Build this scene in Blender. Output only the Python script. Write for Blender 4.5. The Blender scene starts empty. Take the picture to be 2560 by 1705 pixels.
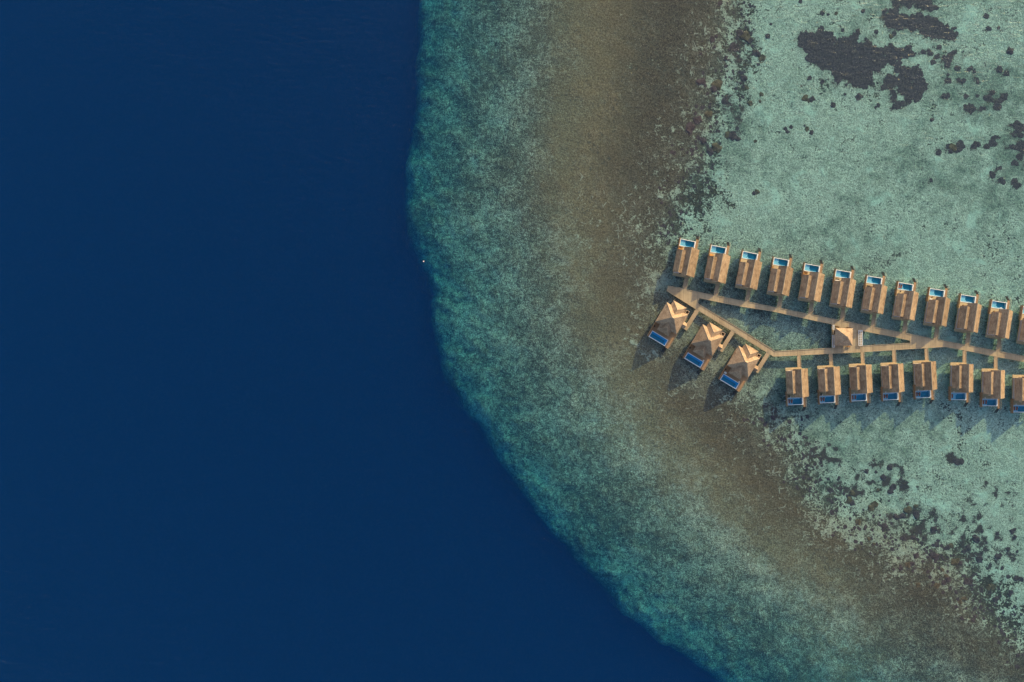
import bpy, bmesh, math, random
import numpy as np
from mathutils import Vector, Matrix
from mathutils.geometry import tessellate_polygon

C = bpy.context.scene
COL = C.collection
random.seed(7)
H = 398.2                 # camera height over the water, metres
S = 0.2                   # metres of water surface per photo pixel

# ------------------------------------------------------------------ camera
cam_d = bpy.data.cameras.new("camera")
cam_d.lens = 28.0
cam_d.sensor_width = 36.0
cam_d.clip_start = 1.0
cam_d.clip_end = 6000.0
cam = bpy.data.objects.new("camera", cam_d)
cam.location = (0, 0, H)
COL.objects.link(cam)
C.camera = cam

# ------------------------------------------------------------------ sky, sun, exposure
SUN_A, SUN_B = 1.36, 1.96            # shadow run (west, south) per metre of height
sun_len = math.hypot(SUN_A, SUN_B)
sun_el = math.atan2(1.0, sun_len)
sun_az = math.atan2(SUN_A, SUN_B)    # clockwise from +Y (north)
world = bpy.data.worlds.new("World")
C.world = world
world.use_nodes = True
wn = world.node_tree.nodes
wl = world.node_tree.links
wn.clear()
w_out = wn.new("ShaderNodeOutputWorld")
w_bg = wn.new("ShaderNodeBackground")
w_sky = wn.new("ShaderNodeTexSky")
w_sky.sky_type = 'NISHITA'
w_sky.sun_disc = False
w_sky.sun_elevation = sun_el
w_sky.sun_rotation = sun_az
w_sky.air_density = 1.0
w_sky.dust_density = 3.0
w_sky.ozone_density = 1.0
w_bg.inputs["Strength"].default_value = 0.135
wl.new(w_sky.outputs[0], w_bg.inputs[0])
wl.new(w_bg.outputs[0], w_out.inputs[0])

sun_d = bpy.data.lights.new("sun", 'SUN')
sun_d.energy = 2.7
sun_d.color = (1.0, 0.79, 0.38)
sun_d.angle = math.radians(0.53)
sun = bpy.data.objects.new("sun", sun_d)
to_sun = Vector((SUN_A, SUN_B, 1.0)).normalized()
sun.rotation_euler = to_sun.to_track_quat('Z', 'Y').to_euler()
sun.location = to_sun * 500
COL.objects.link(sun)

C.render.engine = 'CYCLES'
C.view_settings.view_transform = 'Standard'
C.view_settings.look = 'None'
C.view_settings.exposure = 0.85
C.view_settings.gamma = 1.0
C.cycles.max_bounces = 8
C.cycles.transparent_max_bounces = 12
C.cycles.volume_bounces = 1
C.cycles.use_denoising = True


# ------------------------------------------------------------------ helpers
def P(px, py, z=0.0):
    """Photo pixel -> world point lying at height z."""
    k = S * (H - z) / H
    return Vector(((px - 1280.0) * k, (852.5 - py) * k, z))


class MB:
    """Collects faces for one mesh object."""
    def __init__(self):
        self.v, self.f = [], []

    def add(self, vs, fs):
        o = len(self.v)
        self.v += [tuple(p) for p in vs]
        self.f += [tuple(i + o for i in f) for f in fs]
        return self

    def box(self, x0, x1, y0, y1, z0, z1):
        x0, x1 = sorted((x0, x1)); y0, y1 = sorted((y0, y1)); z0, z1 = sorted((z0, z1))
        vs = [(x0, y0, z0), (x1, y0, z0), (x1, y1, z0), (x0, y1, z0), (x0, y0, z1), (x1, y0, z1), (x1, y1, z1), (x0, y1, z1)]
        return self.add(vs, [(3, 2, 1, 0), (4, 5, 6, 7), (0, 1, 5, 4), (1, 2, 6, 5), (2, 3, 7, 6), (3, 0, 4, 7)])

    def prism(self, ring_a, ring_b):
        n = len(ring_a)
        fs = [tuple(reversed(range(n))), tuple(range(n, 2 * n))]
        fs += [(i, (i + 1) % n, n + (i + 1) % n, n + i) for i in range(n)]
        return self.add(list(ring_a) + list(ring_b), fs)

    def beam(self, a, b, w, h):
        a, b = Vector(a), Vector(b)
        d = (b - a)
        if d.length < 1e-6:
            return self
        d.normalize()
        up = Vector((0, 0, 1)) if abs(d.z) < 0.95 else Vector((1, 0, 0))
        s = d.cross(up).normalized() * (w / 2)
        t = s.cross(d).normalized() * (h / 2)
        return self.prism([a - s - t, a + s - t, a + s + t, a - s + t], [b - s - t, b + s - t, b + s + t, b - s + t])

    def cyl(self, a, b, r, n=10, r2=None):
        a, b = Vector(a), Vector(b)
        r2 = r if r2 is None else r2
        d = (b - a).normalized()
        up = Vector((0, 0, 1)) if abs(d.z) < 0.95 else Vector((1, 0, 0))
        s = d.cross(up).normalized(); t = s.cross(d)
        ra = [a + (s * math.cos(q) + t * math.sin(q)) * r for q in [2 * math.pi * i / n for i in range(n)]]
        rb = [b + (s * math.cos(q) + t * math.sin(q)) * r2 for q in [2 * math.pi * i / n for i in range(n)]]
        return self.prism(ra, rb)

    def slab(self, outline, thick):
        """Thick sheet whose top is the given (coplanar) outline of 3D points."""
        top = [Vector(p) for p in outline]
        bot = [p - Vector((0, 0, thick)) for p in top]
        return self.prism(bot, top)

    def build(self, name, mat, parent=None):
        me = bpy.data.meshes.new(name)
        me.from_pydata(self.v, [], self.f)
        bm = bmesh.new(); bm.from_mesh(me)
        bmesh.ops.recalc_face_normals(bm, faces=bm.faces)
        bm.to_mesh(me); bm.free()
        o = bpy.data.objects.new(name, me)
        if mat is not None:
            me.materials.append(mat)
        COL.objects.link(o)
        if parent is not None:
            o.parent = parent
        return o


def tag(o, label=None, cat=None, group=None, kind=None):
    if label: o["label"] = label
    if cat: o["category"] = cat
    if group: o["group"] = group
    if kind: o["kind"] = kind
    return o


def empty(name, loc, rz=0.0):
    o = bpy.data.objects.new(name, None)
    o.location = loc
    o.rotation_euler = (0, 0, rz)
    o.empty_display_size = 1.0
    COL.objects.link(o)
    return o


def copy_tree(o, parent=None):
    c = o.copy()
    COL.objects.link(c)
    c.parent = parent
    for ch in list(o.children):
        copy_tree(ch, c)
    return c


# ------------------------------------------------------------------ material helpers
class NT:
    def __init__(self, name):
        self.m = bpy.data.materials.new(name)
        self.m.use_nodes = True
        self.t = self.m.node_tree
        self.t.nodes.clear()
        self.out = self.n("ShaderNodeOutputMaterial")

    def n(self, kind, **kw):
        x = self.t.nodes.new(kind)
        for k, v in kw.items():
            setattr(x, k, v)
        return x

    def l(self, a, b):
        self.t.links.new(a, b)

    def math(self, op, a, b=None, c=None, clamp=False):
        x = self.n("ShaderNodeMath", operation=op)
        x.use_clamp = clamp
        for i, q in enumerate((a, b, c)):
            if q is None:
                continue
            if isinstance(q, (int, float)):
                x.inputs[i].default_value = q
            else:
                self.l(q, x.inputs[i])
        return x.outputs[0]

    def noise(self, vec, scale, detail=4.0, rough=0.55, dist=0.0):
        x = self.n("ShaderNodeTexNoise")
        x.inputs["Scale"].default_value = scale
        x.inputs["Detail"].default_value = detail
        x.inputs["Roughness"].default_value = rough
        x.inputs["Distortion"].default_value = dist
        self.l(vec, x.inputs["Vector"])
        return x.outputs[0]

    def mapping(self, vec, scale):
        x = self.n("ShaderNodeMapping")
        x.inputs["Scale"].default_value = scale
        self.l(vec, x.inputs["Vector"])
        return x.outputs[0]

    def mix(self, fac, a, b):
        x = self.n("ShaderNodeMix", data_type='RGBA')
        for sock, q in ((x.inputs[0], fac), (x.inputs[6], a), (x.inputs[7], b)):
            if isinstance(q, (int, float)):
                sock.default_value = q
            elif isinstance(q, tuple):
                sock.default_value = (*q, 1.0) if len(q) == 3 else q
            else:
                self.l(q, sock)
        return x.outputs[2]

    def smooth(self, val, lo, hi, a=0.0, b=1.0):
        x = self.n("ShaderNodeMapRange", interpolation_type='SMOOTHSTEP')
        x.inputs[1].default_value = lo; x.inputs[2].default_value = hi
        x.inputs[3].default_value = a; x.inputs[4].default_value = b
        self.l(val, x.inputs[0])
        return x.outputs[0]

    def bump(self, h, strength, dist):
        x = self.n("ShaderNodeBump")
        x.inputs["Strength"].default_value = strength
        x.inputs["Distance"].default_value = dist
        self.l(h, x.inputs["Height"])
        return x.outputs[0]

    def bsdf(self, col, rough=0.8, normal=None, spec=0.3):
        b = self.n("ShaderNodeBsdfPrincipled")
        if isinstance(col, tuple):
            b.inputs["Base Color"].default_value = (*col, 1.0)
        else:
            self.l(col, b.inputs["Base Color"])
        b.inputs["Roughness"].default_value = rough
        b.inputs["Specular IOR Level"].default_value = spec
        if normal is not None:
            self.l(normal, b.inputs["Normal"])
        self.l(b.outputs[0], self.out.inputs["Surface"])
        return b

    def obj(self):
        return self.n("ShaderNodeTexCoord").outputs["Object"]

    def rnd(self):
        return self.n("ShaderNodeObjectInfo").outputs["Random"]


def mat_thatch(name, ca, cb, stretch=(2.4, 0.35, 2.4)):
    t = NT(name)
    off = t.n("ShaderNodeVectorMath", operation='ADD')
    t.l(t.obj(), off.inputs[0]); t.l(t.math('MULTIPLY', t.rnd(), 60.0), off.inputs[1])
    v = off.outputs[0]
    streak = t.noise(t.mapping(v, stretch), 1.3, 6.0, 0.65)
    patch = t.noise(v, 0.35, 3.0, 0.5)
    fine = t.noise(t.mapping(v, (6.0, 3.0, 6.0)), 1.5, 4.0, 0.7)
    f = t.math('ADD', t.math('MULTIPLY', streak, 0.55), t.math('MULTIPLY', fine, 0.45))
    col = t.mix(t.smooth(f, 0.36, 0.66), ca, cb)
    col = t.mix(t.smooth(patch, 0.42, 0.70, 0.0, 0.6), col, (ca[0] * 0.75, ca[1] * 0.72, ca[2] * 0.68))
    hs = t.n("ShaderNodeHueSaturation")
    t.l(t.math('MULTIPLY_ADD', t.rnd(), 0.30, 0.85), hs.inputs["Value"])
    t.l(col, hs.inputs["Color"])
    t.bsdf(hs.outputs[0], 0.95, t.bump(f, 0.35, 0.06), 0.1)
    return t.m


def mat_wood(name, ca, cb, axis=0, pitch=0.16, gap=0.5):
    """Planks whose joints repeat along `axis` (0 = x, 1 = y)."""
    t = NT(name)
    v = t.obj()
    sep = t.n("ShaderNodeSeparateXYZ"); t.l(v, sep.inputs[0])
    k = t.math('MULTIPLY', sep.outputs[axis], 1.0 / pitch)
    idx = t.math('FLOOR', k)
    wn_ = t.n("ShaderNodeTexWhiteNoise", noise_dimensions='1D'); t.l(idx, wn_.inputs["W"])
    fr = t.math('FRACT', k)
    joint = t.math('LESS_THAN', fr, 0.1)
    big = t.n("ShaderNodeTexWhiteNoise", noise_dimensions='1D'); t.l(t.math('FLOOR', t.math('MULTIPLY', sep.outputs[axis], 0.21)), big.inputs["W"])
    stain = t.noise(v, 0.25, 5.0, 0.6)
    grain = t.noise(t.mapping(v, (3, 3, 3)), 1.0, 5.0, 0.7)
    f = t.math('ADD', t.math('MULTIPLY', wn_.outputs[0], 0.45), t.math('MULTIPLY', t.smooth(stain, 0.3, 0.7), 0.35))
    f = t.math('ADD', f, t.math('MULTIPLY', grain, 0.3), clamp=True)
    f = t.math('ADD', f, t.math('MULTIPLY', t.math('SUBTRACT', big.outputs[0], 0.5), 0.35), clamp=True)
    col = t.mix(f, ca, cb)
    col = t.mix(t.math('MULTIPLY', joint, gap), col, (ca[0] * 0.3, ca[1] * 0.3, ca[2] * 0.3))
    t.bsdf(col, 0.75, t.bump(grain, 0.3, 0.01), 0.25)
    return t.m


def mat_plain(name, col, rough=0.6, var=0.12, scale=1.5, spec=0.3):
    t = NT(name)
    n1 = t.noise(t.obj(), scale, 5.0, 0.6)
    c = t.mix(t.smooth(n1, 0.3, 0.7), tuple(q * (1 - var) for q in col), tuple(min(1.0, q * (1 + var)) for q in col))
    t.bsdf(c, rough, None, spec)
    return t.m


M = {}
M["thatch"] = mat_thatch("thatch", (0.20, 0.130, 0.088), (0.49, 0.345, 0.21))
M["thatch_pale"] = mat_thatch("thatch_pale", (0.26, 0.170, 0.115), (0.54, 0.385, 0.25), (1.8, 1.8, 0.6))
M["ridge"] = mat_plain("ridge_thatch", (0.40, 0.30, 0.20), 0.9)
M["deck"] = mat_wood("boardwalk_planks", (0.26, 0.195, 0.125), (0.48, 0.37, 0.235), 0, 0.30, 0.35)
M["bridge"] = mat_wood("bridge_planks", (0.30, 0.22, 0.14), (0.42, 0.31, 0.20), 1, 0.30, 0.35)
M["terrace"] = mat_wood("terrace_planks", (0.30, 0.17, 0.09), (0.44, 0.27, 0.15), 1, 0.25, 0.4)
M["platform"] = mat_wood("platform_planks", (0.38, 0.29, 0.17), (0.54, 0.42, 0.25), 1, 0.25, 0.3)
M["screen"] = mat_wood("screen_battens", (0.27, 0.15, 0.08), (0.42, 0.24, 0.13), 1, 0.35, 0.3)
M["beam"] = mat_plain("timber_beam", (0.42, 0.32, 0.21), 0.8)
M["pile"] = mat_plain("timber_pile", (0.16, 0.13, 0.10), 0.9)
M["wall"] = mat_plain("lime_wash_wall", (0.42, 0.38, 0.40), 0.8, 0.06)
M["pale_wall"] = mat_plain("pale_wall", (0.62, 0.47, 0.33), 0.8, 0.06)
M["white"] = mat_plain("white_tile", (0.72, 0.72, 0.70), 0.4, 0.05)
M["white_steel"] = mat_plain("white_steel", (0.70, 0.70, 0.70), 0.5, 0.05)
M["pool_deep"] = mat_plain("pool_deep_tile", (0.01, 0.29, 0.39), 0.4, 0.12, 3.0)
M["pool_ledge"] = mat_plain("pool_ledge_tile", (0.56, 0.66, 0.70), 0.4, 0.08, 3.0)
M["dark"] = mat_plain("dark_timber", (0.045, 0.04, 0.04), 0.9)
M["red_cushion"] = mat_plain("terracotta_cushion", (0.28, 0.10, 0.06), 0.9)
M["teak"] = mat_plain("teak", (0.32, 0.17, 0.07), 0.7)
M["cushion"] = mat_plain("cream_cushion", (0.66, 0.60, 0.52), 0.9)
M["dark_fabric"] = mat_plain("dark_fabric", (0.05, 0.04, 0.04), 0.9)
M["orange"] = mat_plain("orange_plastic", (0.75, 0.18, 0.06), 0.4)
M["coral"] = mat_plain("dark_coral", (0.070, 0.043, 0.045), 0.95, 0.45, 1.2)
M["coral_brown"] = mat_plain("brown_coral", (0.10, 0.065, 0.040), 0.95, 0.5, 1.2)


def mat_glass():
    t = NT("window_glass")
    t.bsdf((0.02, 0.03, 0.04), 0.08, None, 0.6)
    return t.m


M["glass"] = mat_glass()


def mat_water_surface(name, tint=(1, 1, 1), wave=0.10, sc=0.6):
    t = NT(name)
    geo = t.n("ShaderNodeNewGeometry")
    pos = geo.outputs["Position"]
    w1 = t.noise(t.mapping(pos, (0.5, 1.6, 1.0)), sc, 5.0, 0.6, 0.4)
    w2 = t.noise(pos, sc * 0.12, 2.0, 0.5)
    hgt = t.math('ADD', w1, t.math('MULTIPLY', w2, 1.5))
    nb = t.bump(hgt, 1.0, wave)
    # reflectance of a water surface, the same from either side
    dt = t.n("ShaderNodeVectorMath", operation='DOT_PRODUCT')
    t.l(nb, dt.inputs[0]); t.l(geo.outputs["Incoming"], dt.inputs[1])
    cs = t.math('ABSOLUTE', dt.outputs["Value"])
    fr = t.math('MULTIPLY_ADD', t.math('POWER', t.math('SUBTRACT', 1.0, cs, clamp=True), 5.0), 0.98, 0.02, clamp=True)
    tr = t.n("ShaderNodeBsdfTransparent"); tr.inputs["Color"].default_value = (*tint, 1)
    gl = t.n("ShaderNodeBsdfGlossy"); gl.inputs["Roughness"].default_value = 0.12
    t.l(nb, gl.inputs["Normal"])
    mx = t.n("ShaderNodeMixShader")
    t.l(fr, mx.inputs[0]); t.l(tr.outputs[0], mx.inputs[1]); t.l(gl.outputs[0], mx.inputs[2])
    t.l(mx.outputs[0], t.out.inputs["Surface"])
    return t.m


M["water"] = mat_water_surface("sea_surface", (1, 1, 1), 0.4, 0.35)
M["ocean"] = mat_water_surface("ocean_surface", (1, 1, 1), 0.6, 0.30)
M["pool_water"] = mat_water_surface("pool_surface", (0.74, 0.92, 0.98), 0.02, 2.0)


def mat_water_volume():
    t = NT("sea_volume")
    ab = t.n("ShaderNodeVolumeAbsorption")
    sc = t.n("ShaderNodeVolumeScatter")
    # coefficients per metre
    A = (0.145, 0.038, 0.026)
    Bs = (0.0001, 0.0046, 0.0170)
    da = max(A); ds = max(Bs)
    # absorption node: sigma_a = density * (1 - colour)
    ab.inputs["Color"].default_value = (1 - A[0] / da, 1 - A[1] / da, 1 - A[2] / da, 1)
    ab.inputs["Density"].default_value = da
    sc.inputs["Color"].default_value = (Bs[0] / ds, Bs[1] / ds, Bs[2] / ds, 1)
    sc.inputs["Density"].default_value = ds
    sc.inputs["Anisotropy"].default_value = 0.0
    ad = t.n("ShaderNodeAddShader")
    t.l(ab.outputs[0], ad.inputs[0]); t.l(sc.outputs[0], ad.inputs[1])
    t.l(ad.outputs[0], t.out.inputs["Volume"])
    t.m.cycles.homogeneous_volume = True
    return t.m


M["volume"] = mat_water_volume()

# ------------------------------------------------------------------ reef shape (photo pixels -> metres at the water plane)
EDGE = [(1500, -1600), (1180, -500), (1068, -120), (1058, 0), (1046, 141), (1042, 304), (1022, 424), (1017, 522), (1036, 609), (1067, 674), (1089, 739),
        (1092, 805), (1102, 870), (1120, 935), (1151, 990), (1178, 1044), (1216, 1087), (1249, 1153), (1294, 1207), (1346, 1283), (1401, 1348),
        (1457, 1414), (1520, 1479), (1566, 1530), (1631, 1585), (1705, 1640), (1783, 1694), (2000, 1830), (2500, 2080), (3600, 2500)]
EDGE_W = np.array([((x - 1280) * S, (852.5 - y) * S) for x, y in EDGE])
LAGOON = [(1810, -700), (1865, 0), (1835, 150), (1775, 330), (1712, 470), (1640, 590), (1690, 700), (1850, 790), (1900, 900), (1850, 960), (1935, 1070),
          (2010, 1150), (2090, 1270), (2210, 1350), (2380, 1420), (2480, 1530), (2590, 1640), (3500, 2100), (6000, 2300), (6000, -700)]
LAG_W = np.array([((x - 1280) * S, (852.5 - y) * S) for x, y in LAGOON])
SEA_W = EDGE_W * 1.018 + np.array([0.5, 0.6])
TAN = [(1500, -300), (1480, 0), (1450, 400), (1480, 700), (1600, 1060), (1850, 1290), (2060, 1470), (2150, 1800), (2500, 2100)]
TAN_W = np.array([((x - 1280) * S, (852.5 - y) * S) for x, y in TAN])


def dist_poly(X, Y, W, closed=False):
    best = np.full(X.shape, 1e9)
    n = len(W)
    for i in range(n if closed else n - 1):
        a, b = W[i], W[(i + 1) % n]
        d = b - a
        t = np.clip(((X - a[0]) * d[0] + (Y - a[1]) * d[1]) / (d @ d), 0, 1)
        q = np.hypot(X - a[0] - t * d[0], Y - a[1] - t * d[1])
        best = np.minimum(best, q)
    return best


def inside_poly(X, Y, W):
    r = np.zeros(X.shape, bool)
    n = len(W)
    j = n - 1
    for i in range(n):
        xi, yi = W[i]; xj, yj = W[j]
        c = ((yi > Y) != (yj > Y)) & (X < (xj - xi) * (Y - yi) / ((yj - yi) + 1e-12) + xi)
        r ^= c
        j = i
    return r


_rg = np.random.RandomState(11)
_TAB = _rg.rand(512, 512)


def vnoise(X, Y, cell, off=0):
    x = X / cell + 137.3 + off * 17.17; y = Y / cell + 91.7 + off * 31.31
    xi = np.floor(x).astype(int); yi = np.floor(y).astype(int)
    fx = x - xi; fy = y - yi
    fx = fx * fx * (3 - 2 * fx); fy = fy * fy * (3 - 2 * fy)
    g = lambda a, b: _TAB[a % 512, b % 512]
    return (g(xi, yi) * (1 - fx) + g(xi + 1, yi) * fx) * (1 - fy) + (g(xi, yi + 1) * (1 - fx) + g(xi + 1, yi + 1) * fx) * fy


def fbm(X, Y, cell, octs=4, off=0):
    s = 0; a = 1.0; tot = 0
    for k in range(octs):
        s = s + a * vnoise(X, Y, cell / 2 ** k, off + k * 3)
        tot += a; a *= 0.55
    return s / tot


def sstep(x, a, b):
    t = np.clip((x - a) / (b - a), 0, 1)
    return t * t * (3 - 2 * t)


# dark coral masses in the lagoon: (photo x, y, half length, half width, tilt in degrees downwards to the right, weight)
PATCH = [(2380, 145, 130, 55, 10, 0.38), (2400, 220, 100, 60, 0, 0.37), (2470, 260, 120, 75, 0, 0.36), (2545, 340, 60, 150, 0, 0.35), (2500, 170, 70, 40, 0, 0.34),
         (2380, 370, 50, 22, -20, 0.50), (2470, 355, 70, 25, -25, 0.42), (2300, 450, 60, 32, 0, 0.40), (2510, 450, 70, 80, 0, 0.36), (2200, 250, 120, 40, 10, 0.40),
         (2150, 215, 90, 40, 10, 0.46), (2390, 1147, 30, 14, 0, 0.95), (1990, 1000, 50, 34, 10, 0.45), (1930, 1030, 60, 30, 20, 0.42), (2430, 1350, 190, 140, 20, 0.42), (2300, 1330, 150, 100, 30, 0.42),
         (2200, 1190, 90, 70, 0, 0.42), (2120, 1235, 80, 60, 0, 0.48), (2060, 1140, 90, 60, 20, 0.45), (1820, 290, 60, 150, 0, 0.44), (1860, 120, 50, 70, 0, 0.42),
         (2200, 100, 160, 110, 0, 0.28), (2480, 60, 90, 60, 0, 0.30), (2250, 1200, 120, 60, 20, 0.40), (2500, 1240, 90, 80, 0, 0.36)]


MASS = [([(1990, 94), (2008, 78), (2041, 80), (2053, 67), (2078, 76), (2090, 88), (2143, 88), (2151, 102), (2204, 110), (2220, 122), (2269, 120), (2314, 131), (2294, 141), (2241, 147),
          (2224, 163), (2204, 176), (2171, 192), (2188, 212), (2159, 229), (2131, 212), (2096, 200), (2090, 176), (2053, 178), (2041, 163), (2020, 139), (1992, 118)], 0.55, 1.35),
        ([(2210, 33), (2237, 24), (2261, 37), (2310, 39), (2347, 45), (2367, 61), (2412, 82), (2400, 98), (2359, 100), (2318, 96), (2294, 78), (2269, 73), (2224, 78), (2212, 69)], 0.5, 1.3),
        ([(2229, -5), (2335, -10), (2339, 18), (2310, 24), (2273, 16), (2237, 16)], 0.5, 1.0),
        ([(2237, 163), (2294, 163), (2310, 196), (2318, 229), (2273, 253), (2237, 229), (2215, 192)], 0.35, 1.7)]
MASS = [(np.array([((x - 1280) * S, (852.5 - y) * S) for x, y in m]), a, b) for m, a, b in MASS]


def fields(X, Y):
    """Depth and surface cover of the sea bed at world X, Y (arrays)."""
    ex = np.interp(Y, SEA_W[::-1, 1], SEA_W[::-1, 0])
    d = dist_poly(X, Y, SEA_W)
    d = np.where(X > ex, d, -d)
    w = (fbm(X, Y, 22, 4, 2) - 0.5) * 9 + (fbm(X, Y, 9, 3, 7) - 0.5) * 7
    d2 = d + w * sstep(np.abs(d), 60, 0) * 0.6
    lag = dist_poly(X, Y, LAG_W, True)
    lag = np.where(inside_poly(X, Y, LAG_W), lag, -lag)
    lag_n = lag + (fbm(X, Y, 34, 4, 12) - 0.5) * 30
    L = sstep(lag_n, -12, 12)
    z = np.interp(d2, [-200, -50, -20, -10, -6, -3.5, -1.5, 1, 6, 15, 30, 50, 68, 90, 200], [-95, -82, -62, -45, -33, -20, -9.5, -6.6, -5.2, -4.1, -2.9, -1.9, -1.1, -0.75, -0.8])
    z = z * (1 - L) + L * -1.6
    z = np.maximum(z, -60)
    rug = (fbm(X, Y, 5, 3, 21) - 0.5)
    z = z + rug * np.interp(d2, [-20, 0, 30, 60, 90], [4.0, 2.5, 1.2, 0.6, 0.35]) * (1 - 0.5 * L)
    z = np.minimum(z, -0.22)
    # sand share
    s = np.interp(d2, [-40, 0, 8, 25, 45, 60, 72, 90], [0.55, 0.55, 0.50, 0.44, 0.50, 0.44, 0.26, 0.16])
    s = s + (fbm(X, Y, 30, 4, 31) - 0.5) * 0.5 * sstep(d2, 130, 50)
    # rubble speckle between the brown flat and the lagoon
    nearlag = sstep(lag, -60, 0)
    s = np.maximum(s, nearlag * (0.26 + 0.25 * fbm(X, Y, 30, 3, 41)))
    Ls = sstep(lag + (fbm(X, Y, 45, 3, 12) - 0.5) * 34, -16, 34)
    s = s * (1 - Ls) + Ls * (0.84 + (fbm(X, Y, 30, 3, 44) - 0.5) * 0.4)
    soft = 0.28 + 0.72 * sstep(d2, 95, 50)
    soft = soft * (1 - L * 1.0)
    vx, vy = X / S + 1280, 852.5 - Y / S
    vil = np.exp(-((vx - 1900) / 300.0) ** 4 - ((vy - 800) / 190.0) ** 4)
    soft = np.maximum(soft, vil)
    s = s * (1 - vil) + vil * np.clip(0.35 + 0.5 * s + (fbm(X, Y, 14, 3, 81) - 0.5) * 0.7, 0.1, 1)
    tan = np.exp(-(dist_poly(X, Y, TAN_W) / 22.0) ** 2) * (0.6 + 0.8 * fbm(X, Y, 25, 3, 51))
    tan = np.clip(tan * (1 - nearlag * 0.3), 0, 1)
    c = np.zeros(X.shape)
    blot = (fbm(X, Y, 4.6, 3, 77) - 0.5) * 1.55
    for px, py, a, b, an, wt in PATCH:
        cx, cy = (px - 1280) * S, (852.5 - py) * S
        q = math.radians(-an)
        u = (X - cx) * math.cos(q) + (Y - cy) * math.sin(q)
        v = -(X - cx) * math.sin(q) + (Y - cy) * math.cos(q)
        r = (u / (a * S)) ** 2 + (v / (b * S)) ** 2
        c = np.maximum(c, wt * np.exp(-r * 0.9))
    deep = sstep(-d2, 0, 10)
    # grey seagrass wash towards the right margin
    small = (fbm(X, Y, 2.8, 2, 99) - 0.5) * 1.5
    c = c + np.where((Y < -30) | (X > 210), small, blot) * sstep(c, 0.12, 0.4) * (1.25 - 0.6 * np.clip(c, 0, 1.5))
    for W_, top, rag in MASS:
        q = dist_poly(X, Y, W_, True)
        q = np.where(inside_poly(X, Y, W_), q, -q)
        c = np.maximum(c, np.clip(0.5 + q / 9.0, 0, 0.5 + top * 0.6) + (blot * 0.5 + small * 0.6) * rag * 0.42 * (q > -6))
    gx, gy = X / S + 1280, 852.5 - Y / S
    weed = np.exp(-((gx - 2520) / 260.0) ** 2 - ((gy - 330) / 280.0) ** 2) * 1.5 * fbm(X, Y, 24, 4, 61)
    weed = np.maximum(weed, (0.12 + 0.40 * sstep(fbm(X, Y, 42, 4, 71), 0.40, 0.66)) * L)
    weed = np.maximum(weed, np.exp(-((gx - 2300) / 280.0) ** 2 - ((gy - 430) / 110.0) ** 2) * 0.55 * (0.5 + fbm(X, Y, 16, 3, 66)))
    weed = np.maximum(weed, np.exp(-((gx - 2030) / 110.0) ** 2 - ((gy - 1090) / 60.0) ** 2) * 0.55)
    weed = np.maximum(weed, np.exp(-((gx - 2200) / 90.0) ** 2 - ((gy - 1060) / 40.0) ** 2) * 0.4)
    weed = np.maximum(weed, np.exp(-((gx - 1960) / 90.0) ** 2 - ((gy - 1010) / 70.0) ** 2) * 0.7)
    return z, np.clip(s, 0, 1), tan, np.clip(c, 0, 1.5), np.clip(weed, 0, 1), soft


def axis(half, dense):
    core = np.arange(-dense, dense + 0.5, 1.0)
    g = [dense]; st = 1.0
    while g[-1] < half:
        st *= 1.18
        g.append(g[-1] + st)
    g = np.array(g[1:])
    return np.concatenate([-g[::-1], core, g])


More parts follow.
